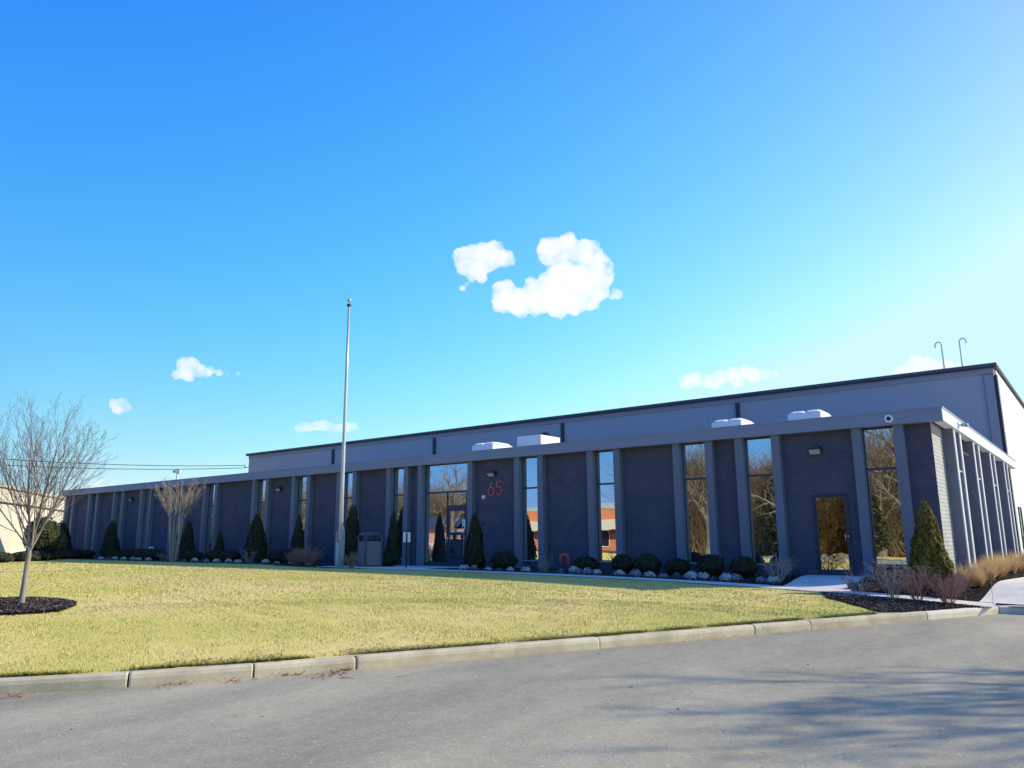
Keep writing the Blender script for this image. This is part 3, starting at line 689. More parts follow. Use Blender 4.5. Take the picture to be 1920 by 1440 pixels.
# ------------------------------------------------------------------ foliage / branching generators
def rand_leaves(C, N, size, aspect=1.0, spread=.6):
    """C (m,3) centres, N (m,3) preferred normals -> quads"""
    m = len(C); n = N + RNG.normal(0, spread, (m, 3)); n /= np.linalg.norm(n, axis=1)[:, None]
    a = RNG.normal(0, 1, (m, 3)); a -= (a*n).sum(1)[:, None]*n; a /= np.linalg.norm(a, axis=1)[:, None]; b = np.cross(n, a)
    s = (size*(.6+.8*RNG.random(m)))[:, None] if not hasattr(size, 'shape') else size[:, None]
    V = np.stack([C-a*s*aspect, C-b*s, C+a*s*aspect, C+b*s], 1)
    return V.reshape(-1, 3)
def leafobj(name, V, mat, parent, r=None):
    m = len(V)//4; return raw(name, V, np.arange(m*4).reshape(-1, 4), mat, parent, attr=RNG.random(m) if r is None else r)
def cone_bush(h, rad, n, size, sharp=1.0):
    """arborvitae: flame-shaped crown built of upright leaf sprays with lumpy outline"""
    z = 1-np.sqrt(RNG.random(n)*.96); z = np.clip(z + RNG.normal(0, .01, n), 0, .985); a = RNG.uniform(0, 2*np.pi, n)
    prof = np.where(z < .18, .80+z/.18*.20, ((1-z)/.82)**(.60*sharp))
    lump = 1+.10*np.sin(a*3+z*9)+.08*np.sin(a*7-z*17)+.06*np.sin(a*11+z*31)
    rr = rad*prof*lump*(1-np.abs(RNG.normal(0, .10, n))) + .012
    C = np.stack([rr*np.cos(a), rr*np.sin(a), z*h+.05], -1); N = np.stack([np.cos(a), np.sin(a), np.full(n, .25)], -1)
    m = n; nn = N + RNG.normal(0, .55, (m, 3)); nn /= np.linalg.norm(nn, axis=1)[:, None]
    up = np.stack([np.cos(a)*.35, np.sin(a)*.35, np.ones(n)], -1) + RNG.normal(0, .25, (m, 3)); up -= (up*nn).sum(1)[:, None]*nn; up /= np.linalg.norm(up, axis=1)[:, None]
    b = np.cross(nn, up); s = (size*(.6+.8*RNG.random(m)))[:, None]
    return np.stack([C-up*s*1.3, C-b*s*.6, C+up*s*1.5, C+b*s*.6], 1).reshape(-1, 3)
def cone_core(h, rad, sharp=1.0):
    return MB().lathe([(rad*.62, .06), (rad*.80, h*.15), (rad*.72, h*.35), (rad*.52, h*.6), (rad*.28, h*.82), (.01, h*.95)], n=14)
def ball_bush(rad, h, n, size):
    v = RNG.normal(0, 1, (n, 3)); v[:, 2] = np.abs(v[:, 2])*1.0-.15; v /= np.linalg.norm(v, axis=1)[:, None]
    az = np.arctan2(v[:, 1], v[:, 0]); lump = 1+.06*np.sin(az*4+v[:, 2]*5)+.05*np.sin(az*9)
    rr = lump*(1-np.abs(RNG.normal(0, .09, n)))
    C = v*rr[:, None]*np.array([rad, rad, h*.55]); C[:, 2] += h*.45
    return rand_leaves(C, v, size, 1.3)
def tubes(polys, sides=4):
    Vs = []; Fs = []; base = 0
    for pts, rad in polys:
        pts = np.asarray(pts, float); n = len(pts); rad = np.asarray(rad, float)
        T = np.gradient(pts, axis=0); T /= np.linalg.norm(T, axis=1)[:, None]+1e-9
        ref = np.array([.3, .9, .1]) if abs(T[0][1]) < .8 else np.array([.9, .1, .3])
        u = ref-(T@ref)[:, None]*T; u /= np.linalg.norm(u, axis=1)[:, None]+1e-9; w = np.cross(T, u)
        ang = np.arange(sides)*2*np.pi/sides
        ringv = pts[:, None]+rad[:, None, None]*(np.cos(ang)[None, :, None]*u[:, None]+np.sin(ang)[None, :, None]*w[:, None])
        Vs.append(ringv.reshape(-1, 3)); i = np.arange(n-1)[:, None]*sides; k = np.arange(sides)[None]; k2 = (k+1) % sides
        Fs.append(np.stack([base+i+k, base+i+k2, base+i+sides+k2, base+i+sides+k], -1).reshape(-1, 4)); base += n*sides
    return np.concatenate(Vs), np.concatenate(Fs)
def unit(v): return v/(np.linalg.norm(v)+1e-9)
def grow(out, p, d, L, r, lvl, P, rng):
    """one branch and its children; P: dict of lists per level"""
    n = P['seg'][lvl]; pts = [p.copy()]; dd = d.copy(); step = L/n
    for i in range(n):
        dd = unit(dd + rng.normal(0, P['wig'][lvl], 3) + np.array([0, 0, P['up'][lvl]])); p = p+dd*step; pts.append(p.copy())
    tip = P.get('tip', .35) if lvl < P['depth'] else .4
    rad = r*(1-(1-tip)*np.linspace(0, 1, n+1)); rad = np.maximum(rad, P['rmin'])
    out.setdefault(lvl, []).append((np.array(pts), rad))
    if lvl >= P['depth']: return
    k = P['kids'][lvl]; k = int(k*(.75+.5*rng.random())+.5); ph = rng.random()*6.28
    for j in range(k):
        f = P['start'][lvl]+(1-P['start'][lvl])*(j+rng.random())/max(1, k); f = min(f, .98)
        i = int(f*n); i = min(i, n-1); q = pts[i]+(pts[i+1]-pts[i])*(f*n-i); t0 = unit(pts[i+1]-pts[i])
        ph += 2.4+rng.normal(0, .3); a = unit(np.cross(t0, np.array([math.cos(ph), math.sin(ph), .37]))); ang = math.radians(P['ang'][lvl]*(.7+.6*rng.random()))
        nd = unit(t0*math.cos(ang)+a*math.sin(ang))
        grow(out, q, nd, L*P['len'][lvl]*(.6+.6*rng.random())*(1-.45*f), max(P['rmin'], float(np.interp(f, [0, 1], [rad[0], rad[-1]]))*P['rr'][lvl]), lvl+1, P, rng)

# ---- young bare tree on the lawn
yt = thing('bare_tree', 'young bare vase shaped tree with grey trunk in a mulch ring on the lawn', 'tree', (-12.49, -16.15, -.08))
rg = np.random.default_rng(21)
trunk = [(np.array([[0,0,-.1],[0,0,0],[.004,.01,.3],[.0,.02,.6],[.0,.03,.90],[.01,.03,.98]]), np.array([.066,.054,.046,.043,.042,.034]))]
V, Fc = tubes(trunk, 12); raw('trunk', V, Fc, M['bark'], yt, smooth=True)
Pm = dict(seg=[9,7,5,4], wig=[.03,.035,.05,.07], up=[.02,.035,.05,.04], kids=[12,6,3,0], start=[.12,.12,.12,0], ang=[24,26,34,0], len=[.62,.55,.45,0], rr=[.46,.52,.6,0], rmin=.0018, depth=3, tip=.22)
br_ = {}
cdir = np.array([math.cos(yaw), math.sin(yaw), 0]); fdir = np.array([-math.sin(yaw), math.cos(yaw), 0])
for (side, fwd, z0, L, r) in ((-.14,.0,.90,2.5,.036),(.13,.10,.90,2.5,.040),(.50,.05,.92,2.2,.028),(-.60,.1,1.25,2.1,.024),(-.75,-.25,1.1,2.0,.022),(.62,.2,1.2,1.8,.02),(-.30,-.30,1.0,2.3,.024),(.30,-.35,1.05,2.4,.026),(.25,.5,1.0,2.3,.024),(-.35,.45,1.1,2.2,.022),(.5,-.2,1.3,1.7,.018),(-.62,.05,1.45,1.7,.017)):
    d = unit(cdir*(side*.95-.03)+fdir*fwd+np.array([0,0,1.0])); z0b = min(z0, .96)
    st = np.array([0, .03, z0b]) + (unit(cdir*side+fdir*fwd)*.03 if z0 > 1 else 0)
    if z0 > 1.0: st = np.array([cdir[0]*side*.12, cdir[1]*side*.12+.03, z0])
    grow(br_, st, d, L*.90, r*.66, 0, Pm, rg)
V, Fc = tubes(br_[0], 7); raw('limbs', V, Fc, M['bark'], yt, smooth=True)
pl = br_[1]; V, Fc = tubes(pl, 5); raw('branches', V, Fc, M['twig'], yt, smooth=True)
V, Fc = tubes(br_[2]+br_[3], 3); raw('twigs', V, Fc, M['twig'], yt)
# a low thin sucker shoot beside the trunk
V, Fc = tubes([(np.array([[.05,.07,.25],[.1,.16,.45],[.16,.25,.62],[.19,.3,.9]]), np.array([.004,.003,.003,.002]))], 4); raw('sucker_shoot', V, Fc, M['twig'], yt)

# ---- crape myrtle in the shaded bed
cm = thing('crape_myrtle', 'multi stemmed leafless crape myrtle with fan shaped tan crown before the left windows', 'tree', (-32.25, -2.5, .03))
rg = np.random.default_rng(5); br_ = {}
Pc = dict(seg=[6,5,4], wig=[.05,.08,.10], up=[.03,.05,.05], kids=[9,5,0], start=[.1,.15,0], ang=[24,26,0], len=[.45,.55,0], rr=[.6,.65,0], rmin=.004, depth=2, tip=.3)
stems = []
for i in range(6):
    a = i*1.05+.3; b0 = np.array([math.cos(a)*.10, math.sin(a)*.10, -.05]); top = np.array([math.cos(a)*.32, math.sin(a)*.32, 2.0+random.uniform(-.1,.15)])
    mid = (b0+top)/2+RNG.normal(0, .03, 3); stems.append((np.array([b0, b0*.9+mid*.1, mid, top]), np.array([.045,.04,.034,.030])))
    for q in range(3):
        aa = a+random.uniform(-.7,.7); tl = random.uniform(.25,.75)
        grow(br_, top, unit(np.array([math.cos(aa)*tl, math.sin(aa)*tl, 1.0])), random.uniform(1.35,1.85), .018, 0, Pc, rg)
V, Fc = tubes(stems, 8); raw('trunk', V, Fc, M['crape'], cm, smooth=True)
V, Fc = tubes(br_[0]+br_[1]+br_[2], 4); raw('branches', V, Fc, M['crape'], cm)

# ---- arborvitae
ARB = [(-14.63,-1.2,1.92,.46,'slim dark arborvitae right of the entrance, below the number'),(-18.95,-1.0,2.1,.36,'slim dark arborvitae just left of the entrance pilasters'),(-21.2,-1.1,2.28,.56,'dark arborvitae directly right of the flagpole'),(-24.7,-1.1,2.2,.42,'narrow dark arborvitae second to the left of the flagpole, in front of a window'),(-27.6,-1.2,2.2,.66,'broad dark arborvitae third to the left of the flagpole'),(-33.9,-.9,1.9,.5,'dark arborvitae half hidden behind the crape myrtle'),(-31.0,-.9,1.5,.35,'short dark arborvitae at a window right of the crape myrtle'),(-41.6,-1.1,2.15,.62,'dark arborvitae in the left half of the bed, second from the far corner'),(-47.9,-1.2,2.15,.9,'widest dark arborvitae, at the far left corner of the building')]
proto = thing('arborvitae', ARB[0][4], 'evergreen shrub', (ARB[0][0], ARB[0][1], 0), 'arborvitae along the front wall')
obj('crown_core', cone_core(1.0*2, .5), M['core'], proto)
leafobj('foliage', cone_bush(2.0, .5, 9000, .030), M['arbor'], proto)
obj('trunk', MB().tube([(0,0,-.05), (0,0,.3)], .04, 8), M['twig'], proto)
proto.scale = (ARB[0][3]/.66, ARB[0][3]/.66, ARB[0][2]/2)
for i, (x, y, h, r_, lab) in enumerate(ARB[1:]): dup(proto, (x, y, 0), lab, i*1.3, (r_/.68, r_/.66, h/2*(1+.06*math.sin(i*2.1))))
ra = thing('arborvitae', 'large arborvitae at the right building corner, its right side golden in the sun', 'evergreen shrub', (-.38, -1.62, G(-.38,-1.62)), 'arborvitae along the front wall')
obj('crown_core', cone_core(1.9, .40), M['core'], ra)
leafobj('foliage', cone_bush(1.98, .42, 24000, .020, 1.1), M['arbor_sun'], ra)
tw, Fc = tubes([(np.array([[0,0,1.88],[.005,0,2.02],[.01,.01,2.12]]), np.array([.01,.007,.004]))]+[(np.array([[0,0,1.93+.04*k],[.03*math.cos(k*2),.03*math.sin(k*2),1.97+.04*k]]), np.array([.004,.003])) for k in range(4)], 4); raw('leader', tw, Fc, M['twig'], ra)

# ---- boxwoods
BX = [-5.0,-5.95,-6.95,-7.9,-8.75,-10.05,-13.3] ; BXR = [.36,.38,.37,.37,.34,.40,.46]
bp = None
for i, (x, r_) in enumerate(zip(BX, BXR)):
    lab = 'round clipped dark boxwood in the bed, %s to the left of the side door' % ORD[i]
    if i == 6: lab = 'round clipped dark boxwood under the number, alone between arborvitae and window'
    loc = (x, -1.25, G(x, -1.25)-.02)
    if bp is None:
        bp = thing('boxwood', lab, 'shrub', loc, 'round boxwoods along the front bed')
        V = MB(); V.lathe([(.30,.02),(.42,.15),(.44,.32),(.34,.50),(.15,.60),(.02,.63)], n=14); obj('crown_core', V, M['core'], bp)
        leafobj('foliage', ball_bush(.5, .72, 6000, .017), M['box'], bp)
        proto_r = .5; bp.scale = (r_/.5, r_/.5, .80)
    else: dup(bp, loc, lab, i*1.1, (r_/.48*(1+.1*math.sin(i*3)), r_/.5, .78+.10*math.sin(i*2.3)))
for i, (x, r_, hh) in enumerate(((-19.0,.50,.9),(-23.7,.55,.85),(-24.6,.55,.9),(-25.6,.55,.85),(-29.4,.5,.8),(-30.6,.5,.8),(-32.6,.5,.8),(-36.2,.6,.8),(-37.6,.6,.85),(-39.0,.6,.85),(-44.2,.6,.75),(-45.4,.6,.8))):
    dup(bp, (x, -1.35, G(x, -1.35)-.02), ('dark low boxwood just left of the entrance paving' if i == 0 else 'dark low boxwood in the shaded bed, %s to the left of the flagpole' % ORD[i-1]), i*1.7, (r_/.5, r_/.5, hh))

# ---- ornamental kale
def kale_leaves(r0, h, n, size, zc=.0):
    """frilled rosette: many small curled leaf pieces over a low dome"""
    a = RNG.uniform(0, 2*np.pi, n); f = np.sqrt(RNG.random(n)); fr = 1+.16*np.sin(a*3+1)+.12*np.sin(a*8)
    C = np.stack([r0*f*fr*np.cos(a), r0*f*fr*np.sin(a), zc+h*(1-f**4)*(.8+.25*np.sin(a*2))+RNG.normal(0, .02, n)], -1)
    N = np.stack([np.cos(a)*f, np.sin(a)*f, np.full(n, .6)], -1)
    return rand_leaves(C, N, size, 1.2, .55)
KX = [-14.0,-13.77,-13.13,-12.6,-12.04,-11.45,-10.15,-9.93,-9.61,-9.2,-8.93,-8.46,-8.16,-7.65,-7.32,-6.83,-6.50,-6.05,-5.78,-5.45,-5.11,-4.84,-4.12,-3.92]
KT = 'wmwgwwgwmmwgwmwmgwwgwmmw'
KLf = [-39.9,-38.8,-38.1,-37.3,-36.4,-35.6,-34.7,-31.4,-30.4,-29.5,-28.7,-27.8,-27.0,-26.2,-25.1,-24.3,-23.4,-22.1]
tone = {'w': 'cream white', 'm': 'dusty mauve', 'g': 'dull grey green'}
protos = {}
def put_kale(x, y, ch, lab, k):
    loc = (x, y, G(x, y)+.02); sc = random.uniform(.62, 1.0)*(1 if ch != 'g' else .85); sc = (sc*random.uniform(.9, 1.15), sc, sc*random.uniform(.75, 1.1))
    if ch not in protos:
        r = thing('ornamental_kale', lab, 'bedding plant', loc, 'ornamental kale along the bed edge')
        leafobj('leaf_rosette', kale_leaves(.155, .10, 420, .022, .06), M['kale'+{'w':'w','m':'p','g':'g'}[ch]], r)
        leafobj('outer_leaves', kale_leaves(.18, .05, 140, .028, .01), M['kaleg'], r)
        protos[ch] = r; r.scale = sc; r.rotation_euler = (0, 0, k)
    else: dup(protos[ch], loc, lab, k*1.9, sc)
for k, x in enumerate(KX):
    ch = KT[k]; put_kale(x+random.uniform(-.07, .07), -2.33+random.uniform(-.14, .2), ch, '%s kale at the path edge, %s right of the entrance paving' % (tone[ch], ORD[k]), k)
for k, x in enumerate(reversed(KLf)):
    ch = 'wwmwgwwwmwgwwmwwgw'[k]; put_kale(x, -2.42+random.uniform(-.08, .08), ch, '%s ornamental kale in the shaded bed, %s to the left of the flagpole' % (tone[ch], ORD[k]), k)
put_kale(-1.95, -2.2, 'g', 'grey green kale clump in front of the rightmost front window, by the door slab', 3)

# ---- leafless shrubs
def bare_shrub(label, loc, h, w, n, mat, seed, group='leafless shrubs', seedheads=False, rmin=.0026, kids=7):
    r = thing('bare_shrub', label, 'shrub', loc, group); rg = np.random.default_rng(seed); o = {}
    Pp = dict(seg=[6,4,3], wig=[.10,.14,.18], up=[.03,.04,.03], kids=[kids,3,0], start=[.25,.2,0], ang=[34,38,0], len=[.42,.5,0], rr=[.7,.7,0], rmin=rmin, depth=2, tip=.4)
    for i in range(n):
        a = rg.random()*6.28; s = rg.random()**.6*w/h*1.1
        grow(o, np.array([math.cos(a)*.05, math.sin(a)*.05, -.03]), unit(np.array([math.cos(a)*s, math.sin(a)*s, 1.])), h*rg.uniform(.7, 1.05), .0065, 0, Pp, rg)
    V, Fc = tubes(o[0], 5); raw('stems', V, Fc, mat, r)
    V, Fc = tubes(o[1]+o[2], 3); raw('twigs', V, Fc, mat, r)
    if seedheads:
        tips = np.array([p[-1] for p, _ in o[0]]+[p[-1] for p, _ in o[1] if rg.random() < .25]); C = np.repeat(tips, 22, 0)+rg.normal(0, .022, (len(tips)*22, 3))*np.array([1.3, 1.3, .5])
        leafobj('seed_heads', rand_leaves(C, np.tile([0., 0, 1], (len(C), 1)), .0075, 1.0, .8), M['olive'], r)
    return r
Z = lambda x, y: (x, y, G(x, y))
bare_shrub('leafless tan hydrangea with dry seed heads, leftmost of the corner bed shrubs', Z(-1.69,-2.98+.0), .62, .42, 13, M['tantwig'], 1, seedheads=True, kids=4)
bare_shrub('large leafless hydrangea with dry flower heads, second in the corner bed', Z(-.78,-3.78), .85, .55, 22, M['tantwig'], 2, seedheads=True, kids=6)
bare_shrub('dark twiggy leafless shrub, third in the corner bed', Z(-.36,-3.58), .78, .5, 24, M['redtwig'], 3, seedheads=True, kids=6)
bare_shrub('dense reddish leafless shrub, fourth in the corner bed nearest the kerb', Z(.20,-3.50), .70, .50, 30, M['redtwig'], 4, kids=9)
bare_shrub('dense reddish leafless shrub behind the path at the right corner', Z(.12,-2.15), .58, .5, 24, M['redtwig'], 5, kids=9)
bare_shrub('low dark leafless shrub in front of the corner arborvitae', Z(-.75,-2.2), .45, .5, 26, M['redtwig'], 15, kids=8)
bare_shrub('spiky leafless shrub at the right end of the shaded bed beside the door slab', Z(-3.85,-1.95), .75, .5, 24, M['tantwig'], 6, kids=5)
bare_shrub('low leafless twiggy plant left of the red pipe', Z(-11.2,-1.9), .55, .35, 14, M['tantwig'], 7, kids=4)
bare_shrub('brown tangled leafless shrub just left of the flagpole', Z(-21.5,-2.95), .78, .7, 46, M['redtwig'], 8, kids=7, rmin=.004)
bare_shrub('brown tangled leafless shrub further left of the flagpole', Z(-22.8,-2.6), .60, .6, 36, M['redtwig'], 9, kids=7, rmin=.004)
bare_shrub('brown leafless shrub between the flagpole and the bin', Z(-18.55,-3.35), .55, .4, 30, M['redtwig'], 10, kids=6, rmin=.004)
bare_shrub('sparse leafless stems in front of the broad arborvitae', Z(-26.9,-2.0), .65, .4, 14, M['tantwig'], 11, kids=4, rmin=.004)
bare_shrub('low leafless shrub at the foot of the crape myrtle', Z(-33.6,-2.2), .5, .4, 14, M['tantwig'], 12, kids=4, rmin=.004)

# ---- ornamental grasses along the side wall
def straw_clump(label, loc, h, w, n, seed):
    r = thing('ornamental_grass', label, 'ornamental grass', loc, 'dry grasses along the side wall'); rg = np.random.default_rng(seed)
    a = rg.random(n)*2*np.pi; s = rg.random(n)**.55; L = h*rg.uniform(.6, 1.15, n); wd = .0032
    a = a + 0; L = L*(1+.25*np.sin(a*3+seed)); w = w*(1+.25*np.sin(a*2+seed*2))
    V = np.zeros((n, 6, 3)); base = np.stack([np.cos(a)*.20*rg.random(n), np.sin(a)*.20*rg.random(n), np.zeros(n)], -1)
    for k, f in enumerate((0, .55, 1.0)):
        out = w*s*(f**1.5)*L/h; zz = L*(f-.50*s*s*f*f)+RNG.normal(0, .012, n)*f; out = out+RNG.normal(0, .03, n)*f
        c = base+np.stack([np.cos(a)*out, np.sin(a)*out, zz], -1); pw = wd*(1-f*.75)
        V[:, 2*k] = c-np.stack([-np.sin(a+.8)*pw, np.cos(a+.8)*pw, np.zeros(n)], -1); V[:, 2*k+1] = c+np.stack([-np.sin(a+.8)*pw, np.cos(a+.8)*pw, np.zeros(n)], -1)
    idx = np.arange(n)[:, None]*6; Fc = np.concatenate([idx+np.array([0,1,3,2]), idx+np.array([2,3,5,4])]); at = rg.random(n)
    raw('blades', V.reshape(-1, 3), Fc, M['straw'], r, attr=np.concatenate([at, at])); return r
for i, (x, y, h, w) in enumerate(((.36,-1.25,.46,.42),(.47,-.1,.44,.45),(.50,1.0,.50,.42),(.46,2.3,.42,.45),(.56,3.9,.5,.46),(.52,5.9,.46,.48),(.58,8.4,.5,.5),(.54,11,.5,.5),(.6,14,.5,.5),(.6,17,.5,.5))):
    straw_clump('tan dry ornamental grass clump by the side wall, %s counting from the front corner' % ORD[i], Z(x, y), h, w, 1500, 30+i)
# ---- shrubs on the far left, past the building end
def shrub_mass(name, label, loc, rad, h, n, size, mat, cat='shrub', core=True, trunk=False):
    r = thing(name, label, cat, loc, 'shrubs beyond the left end of the building')
    V = ball_bush(rad, h, n, size); leafobj('foliage', V, mat, r)
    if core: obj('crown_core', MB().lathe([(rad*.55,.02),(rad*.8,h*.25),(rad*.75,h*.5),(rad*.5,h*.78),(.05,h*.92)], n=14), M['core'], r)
    return r
shrub_mass('evergreen_tree', 'round dark evergreen behind the bare tree at the far left', (-41.8,-4.6,0), .85, 2.25, 4500, .05, M['conifer'], 'tree')
shrub_mass('evergreen_shrub', 'pale bluish green shrub at the far left edge of the picture', (-42.5,-7.6,0), 1.2, 1.6, 4500, .05, M['paleleaf'])
shrub_mass('olive_shrub', 'sunlit olive brown shrub between the dark evergreen and the building corner', (-44.6,-3.1,0), .85, 1.85, 5000, .04, M['olive'], core=False)
for i, (x, y) in enumerate(((-39.9,-6.0),(-41.0,-5.0),(-42.4,-4.0),(-43.8,-2.8),(-38.8,-7.6),(-45.6,-2.3))):
    shrub_mass('hedge_shrub', 'low dark hedge shrub edging the far lawn, %s from the building corner' % ORD[[3,2,1,0,4,5][i] if i < 5 else 5], (x, y, 0), .7, .55, 2500, .035, M['box'])

# ------------------------------------------------------------------ street furniture
# flagpole
fp = thing('flagpole', 'tall bare aluminium flagpole with ball top on a hinged channel base', 'flagpole', (-18.93, -3.6, .06))
obj('pole', MB().tube([(0,0,.25),(0,0,3),(0,0,7),(0,0,9.72)], [.078,.072,.056,.038], 16), M['alu'], fp, smooth=True)
obj('base_channel', MB().box(-.14,-.10,-.09,.09,-.05,1.28).box(.10,.14,-.09,.09,-.05,1.28).box(-.10,.10,-.12,-.10,-.05,.9), M['galv'], fp, bevel=.006)
for z in (.35, 1.12): obj('pivot_bolt', MB().tube([(-.17,0,z),(.17,0,z)], .018, 8), M['galv'], fp)
obj('truck', MB().lathe([(.045,9.70),(.085,9.72),(.09,9.78),(.045,9.81),(.02,9.82)]), M['dkgrey'], fp, smooth=True)
obj('pulley', MB().tube([(.02,-.05,9.74),(.13,-.07,9.73)], .022, 8), M['dkgrey'], fp)
obj('finial_stem', MB().tube([(0,0,9.8),(0,0,9.92)], .012, 8), M['alu'], fp)
obj('finial_ball', MB().lathe([(.002,9.87),(.045,9.885),(.072,9.93),(.075,9.955),(.068,9.985),(.04,10.018),(.002,10.03)], n=20), M['alu'], fp, smooth=True)
obj('halyard', MB().tube([(.12,-.05,9.72),(.115,-.03,5),(.12,.0,1.5)], .004, 5), M['white'], fp)
obj('cleat', MB().box(.08,.12,-.02,.02,1.40,1.46).tube([(.12,0,1.33),(.125,0,1.53)], .014, 8), M['alu'], fp)
obj('rope_coil', MB().tube([(.13,-.02,1.5),(.16,.03,1.35),(.14,-.03,1.2),(.17,.02,1.3),(.13,.03,1.45),(.15,-.02,1.25)], .012, 6), M['offwhite'], fp)
# litter bin: square, panels, arched open hood
bn = thing('litter_bin', 'square dark litter bin with pale aggregate panels and arched open hood', 'bin', (-18.95, -2.15, .055), rz=yaw+math.radians(34))
w = .36
obj('corner_frame', MB().box(-w,-w+.08,-w,-w+.08,0,1.0).box(w-.08,w,-w,-w+.08,0,1.0).box(-w,-w+.08,w-.08,w,0,1.0).box(w-.08,w,w-.08,w,0,1.0).box(-w,w,-w,w,0,.05), M['bincap'], bn, bevel=.02)
for a in range(4):
    mb = MB().box(-w+.085, w-.085, -w+.01, -w+.035, .06, .92); mb.xf(Matrix.Rotation(a*math.pi/2, 4, 'Z')); obj('side_panel', mb, M['binstone'], bn, bevel=.01)
mb = MB(); nseg = 10; ringz = []
for r_, z in ((.365,1.0),(.365,1.14),(.36,1.18),(.31,1.235),(.18,1.27),(.02,1.28)):
    ringz.append((r_, z))
b = 0; pts = []
for r_, z in ringz:
    for k in range(24):
        a = 2*math.pi*k/24; ca, sa = math.cos(a), math.sin(a); q = (abs(ca)**6+abs(sa)**6)**(-1/6); pts.append((r_*q*ca, r_*q*sa, z))
mb.v = pts
for i in range(1, len(ringz)-1):
    for k in range(24): mb.f.append((i*24+k, i*24+(k+1) % 24, (i+1)*24+(k+1) % 24, (i+1)*24+k))
mb.f.append(tuple((len(ringz)-1)*24+k for k in range(24)))
for sx in (-1, 1):
    for sy in (-1, 1):
        mb.box(min(sx*.36, sx*.26), max(sx*.36, sx*.26), min(sy*.36, sy*.26), max(sy*.36, sy*.26), .99, 1.15)
obj('hood', mb, M['bincap'], bn, smooth=False)
obj('liner', MB().box(-.27,.27,-.27,.27,.1,.97), M['black'], bn)
# small sign seen from the back
sg = thing('small_sign', 'small white sign plate on a thin dark post beside the entrance paving', 'sign', (-16.75, -3.3+.88, .05), rz=yaw)
sg.location = (-16.76, -2.42, .04)
obj('post', MB().box(-.022,.022,-.022,.022,-.1,1.22), M['black'], sg)
obj('sign_plate', MB().box(-.125,.125,.023,.03,.90,1.24), M['white'], sg, bevel=.003)
# red pipe
rp = MB(); R_ = .13
pts = [(.13,0,-.1),(.13,0,.33)]+[(R_*math.cos(math.radians(a)),0,.33+R_*math.sin(math.radians(a))) for a in range(15,181,15)]+[(-.13,0,.22)]
rp.tube(pts, .055, 12)
pr = thing('red_pipe', 'red painted gooseneck pipe curving out of the bed between two windows', 'pipe', (-11.45, -.35, .05), rz=.5)
obj('pipe', rp, M['redpipe'], pr, smooth=True); obj('mouth_flange', MB().tube([(-.13,0,.20),(-.13,0,.235)], .066, 14), M['redpipe'], pr); obj('opening', MB().tube([(-.13,0,.196),(-.13,0,.1995)], .045, 12), M['black'], pr)
# thin snow stake by the kerb ramp
tag(obj('marker_stake', MB().tube([(.92,-2.95,-.4),(.93,-2.94,.0),(.96,-2.92,.33)], [.005,.004,.003], 6), M['tantwig']), 'thin whip like marker stake standing at the kerb corner', 'stake')
# small ground lamp
for i, (x, lab) in enumerate(((-39.2,'small white topped box fixed low before the third window from the crape myrtle'),)):
    lp = thing('garden_lamp', lab, 'garden lamp', (x, .0, 0))
    obj('stem', MB().tube([(0,0,-.05),(0,0,.62)], .02, 8), M['black'], lp); obj('lamp_head', MB().box(-.16,.16,-.08,.08,.62,.72), M['white'], lp, bevel=.01)
# street lamp beyond the low roof
sl = thing('street_lamp', 'white street lamp with box head showing above the low roof at left', 'street lamp', (-62.7, 14.05, 0))
obj('pole', MB().tube([(0,0,0),(0,0,7.0)], [.14,.10], 10), M['white'], sl, smooth=True)
obj('lamp_head', MB().box(-.22,.22,-.2,.2,6.95,7.3), M['white'], sl, bevel=.04); obj('lens', MB().box(-.40,-.22,-.18,.18,6.98,7.2), M['galv'], sl, bevel=.05)
sl.rotation_euler = (0, 0, yaw+.2)
# overhead wires
def wire(a, b, sag, label):
    a = np.array(a); b = np.array(b); pts = [tuple(a+(b-a)*u-np.array([0,0,sag*4*u*(1-u)])) for u in np.linspace(0, 1, 25)]
    return tag(obj('overhead_wire', MB().tube(pts, .028, 5), M['dkgrey']), label, 'wire', 'overhead wires left of the warehouse')
wire((-70.0,-8.5,8.1), (-60.2,19.18,7.85), .55, 'upper thin overhead wire running from the left to the warehouse corner')
wire((-70.0,-8.5,7.5), (-60.2,19.18,7.62), .55, 'lower thicker overhead wire running from the left to the warehouse corner')
up = thing('utility_pole', 'wooden utility pole carrying the overhead wires beyond the left edge', 'pole', (-70,-8.5,0))
obj('pole', MB().tube([(0,0,0),(0,0,9.5)], [.16,.11], 10), M['bigbark'], up); obj('crossarm', MB().box(-.9,.9,-.06,.06,8.6,8.75), M['bigbark'], up)

# beige building beyond the left end
t = NT('beige_siding'); g_ = t.n('ShaderNodeNewGeometry'); sp = t.n('ShaderNodeSeparateXYZ'); t.l(g_.outputs['Position'], sp.inputs[0])
fz = t.math('FRACT', t.math('MULTIPLY', sp.outputs['Z'], 8.5)); line = t.ramp(fz, [(.0, .55), (.12, 1), (.95, 1), (1, .6)])
colr = t.mix(1.0, t.mix(t.noise(t.coord('World'), .8, 4), (.62,.58,.49), (.74,.70,.60)), line, 'MULTIPLY'); M['siding'] = t.bsdf(colr, .8, 0, None, .2)
bb = thing('beige_building', 'long beige sided building behind the trees at the far left', 'building', (-67.35, 6.6, 0))
A = Vector((-53.78,-2.82)); B = Vector((-67.35,6.6)); dirv = (B-A).normalized(); ang = math.atan2(dirv.y, dirv.x); bb.rotation_euler = (0, 0, ang)
Lw = (B-A).length
obj('wall', MB().box(-Lw-1.5, 8, .1, 14, -.3, 4.55), M['siding'], bb)
obj('roof_edge', MB().box(-Lw-1.7, 8.2, -.05, 14.2, 4.55, 4.75), paint('beige_trim', (.60,.56,.47), .7), bb)
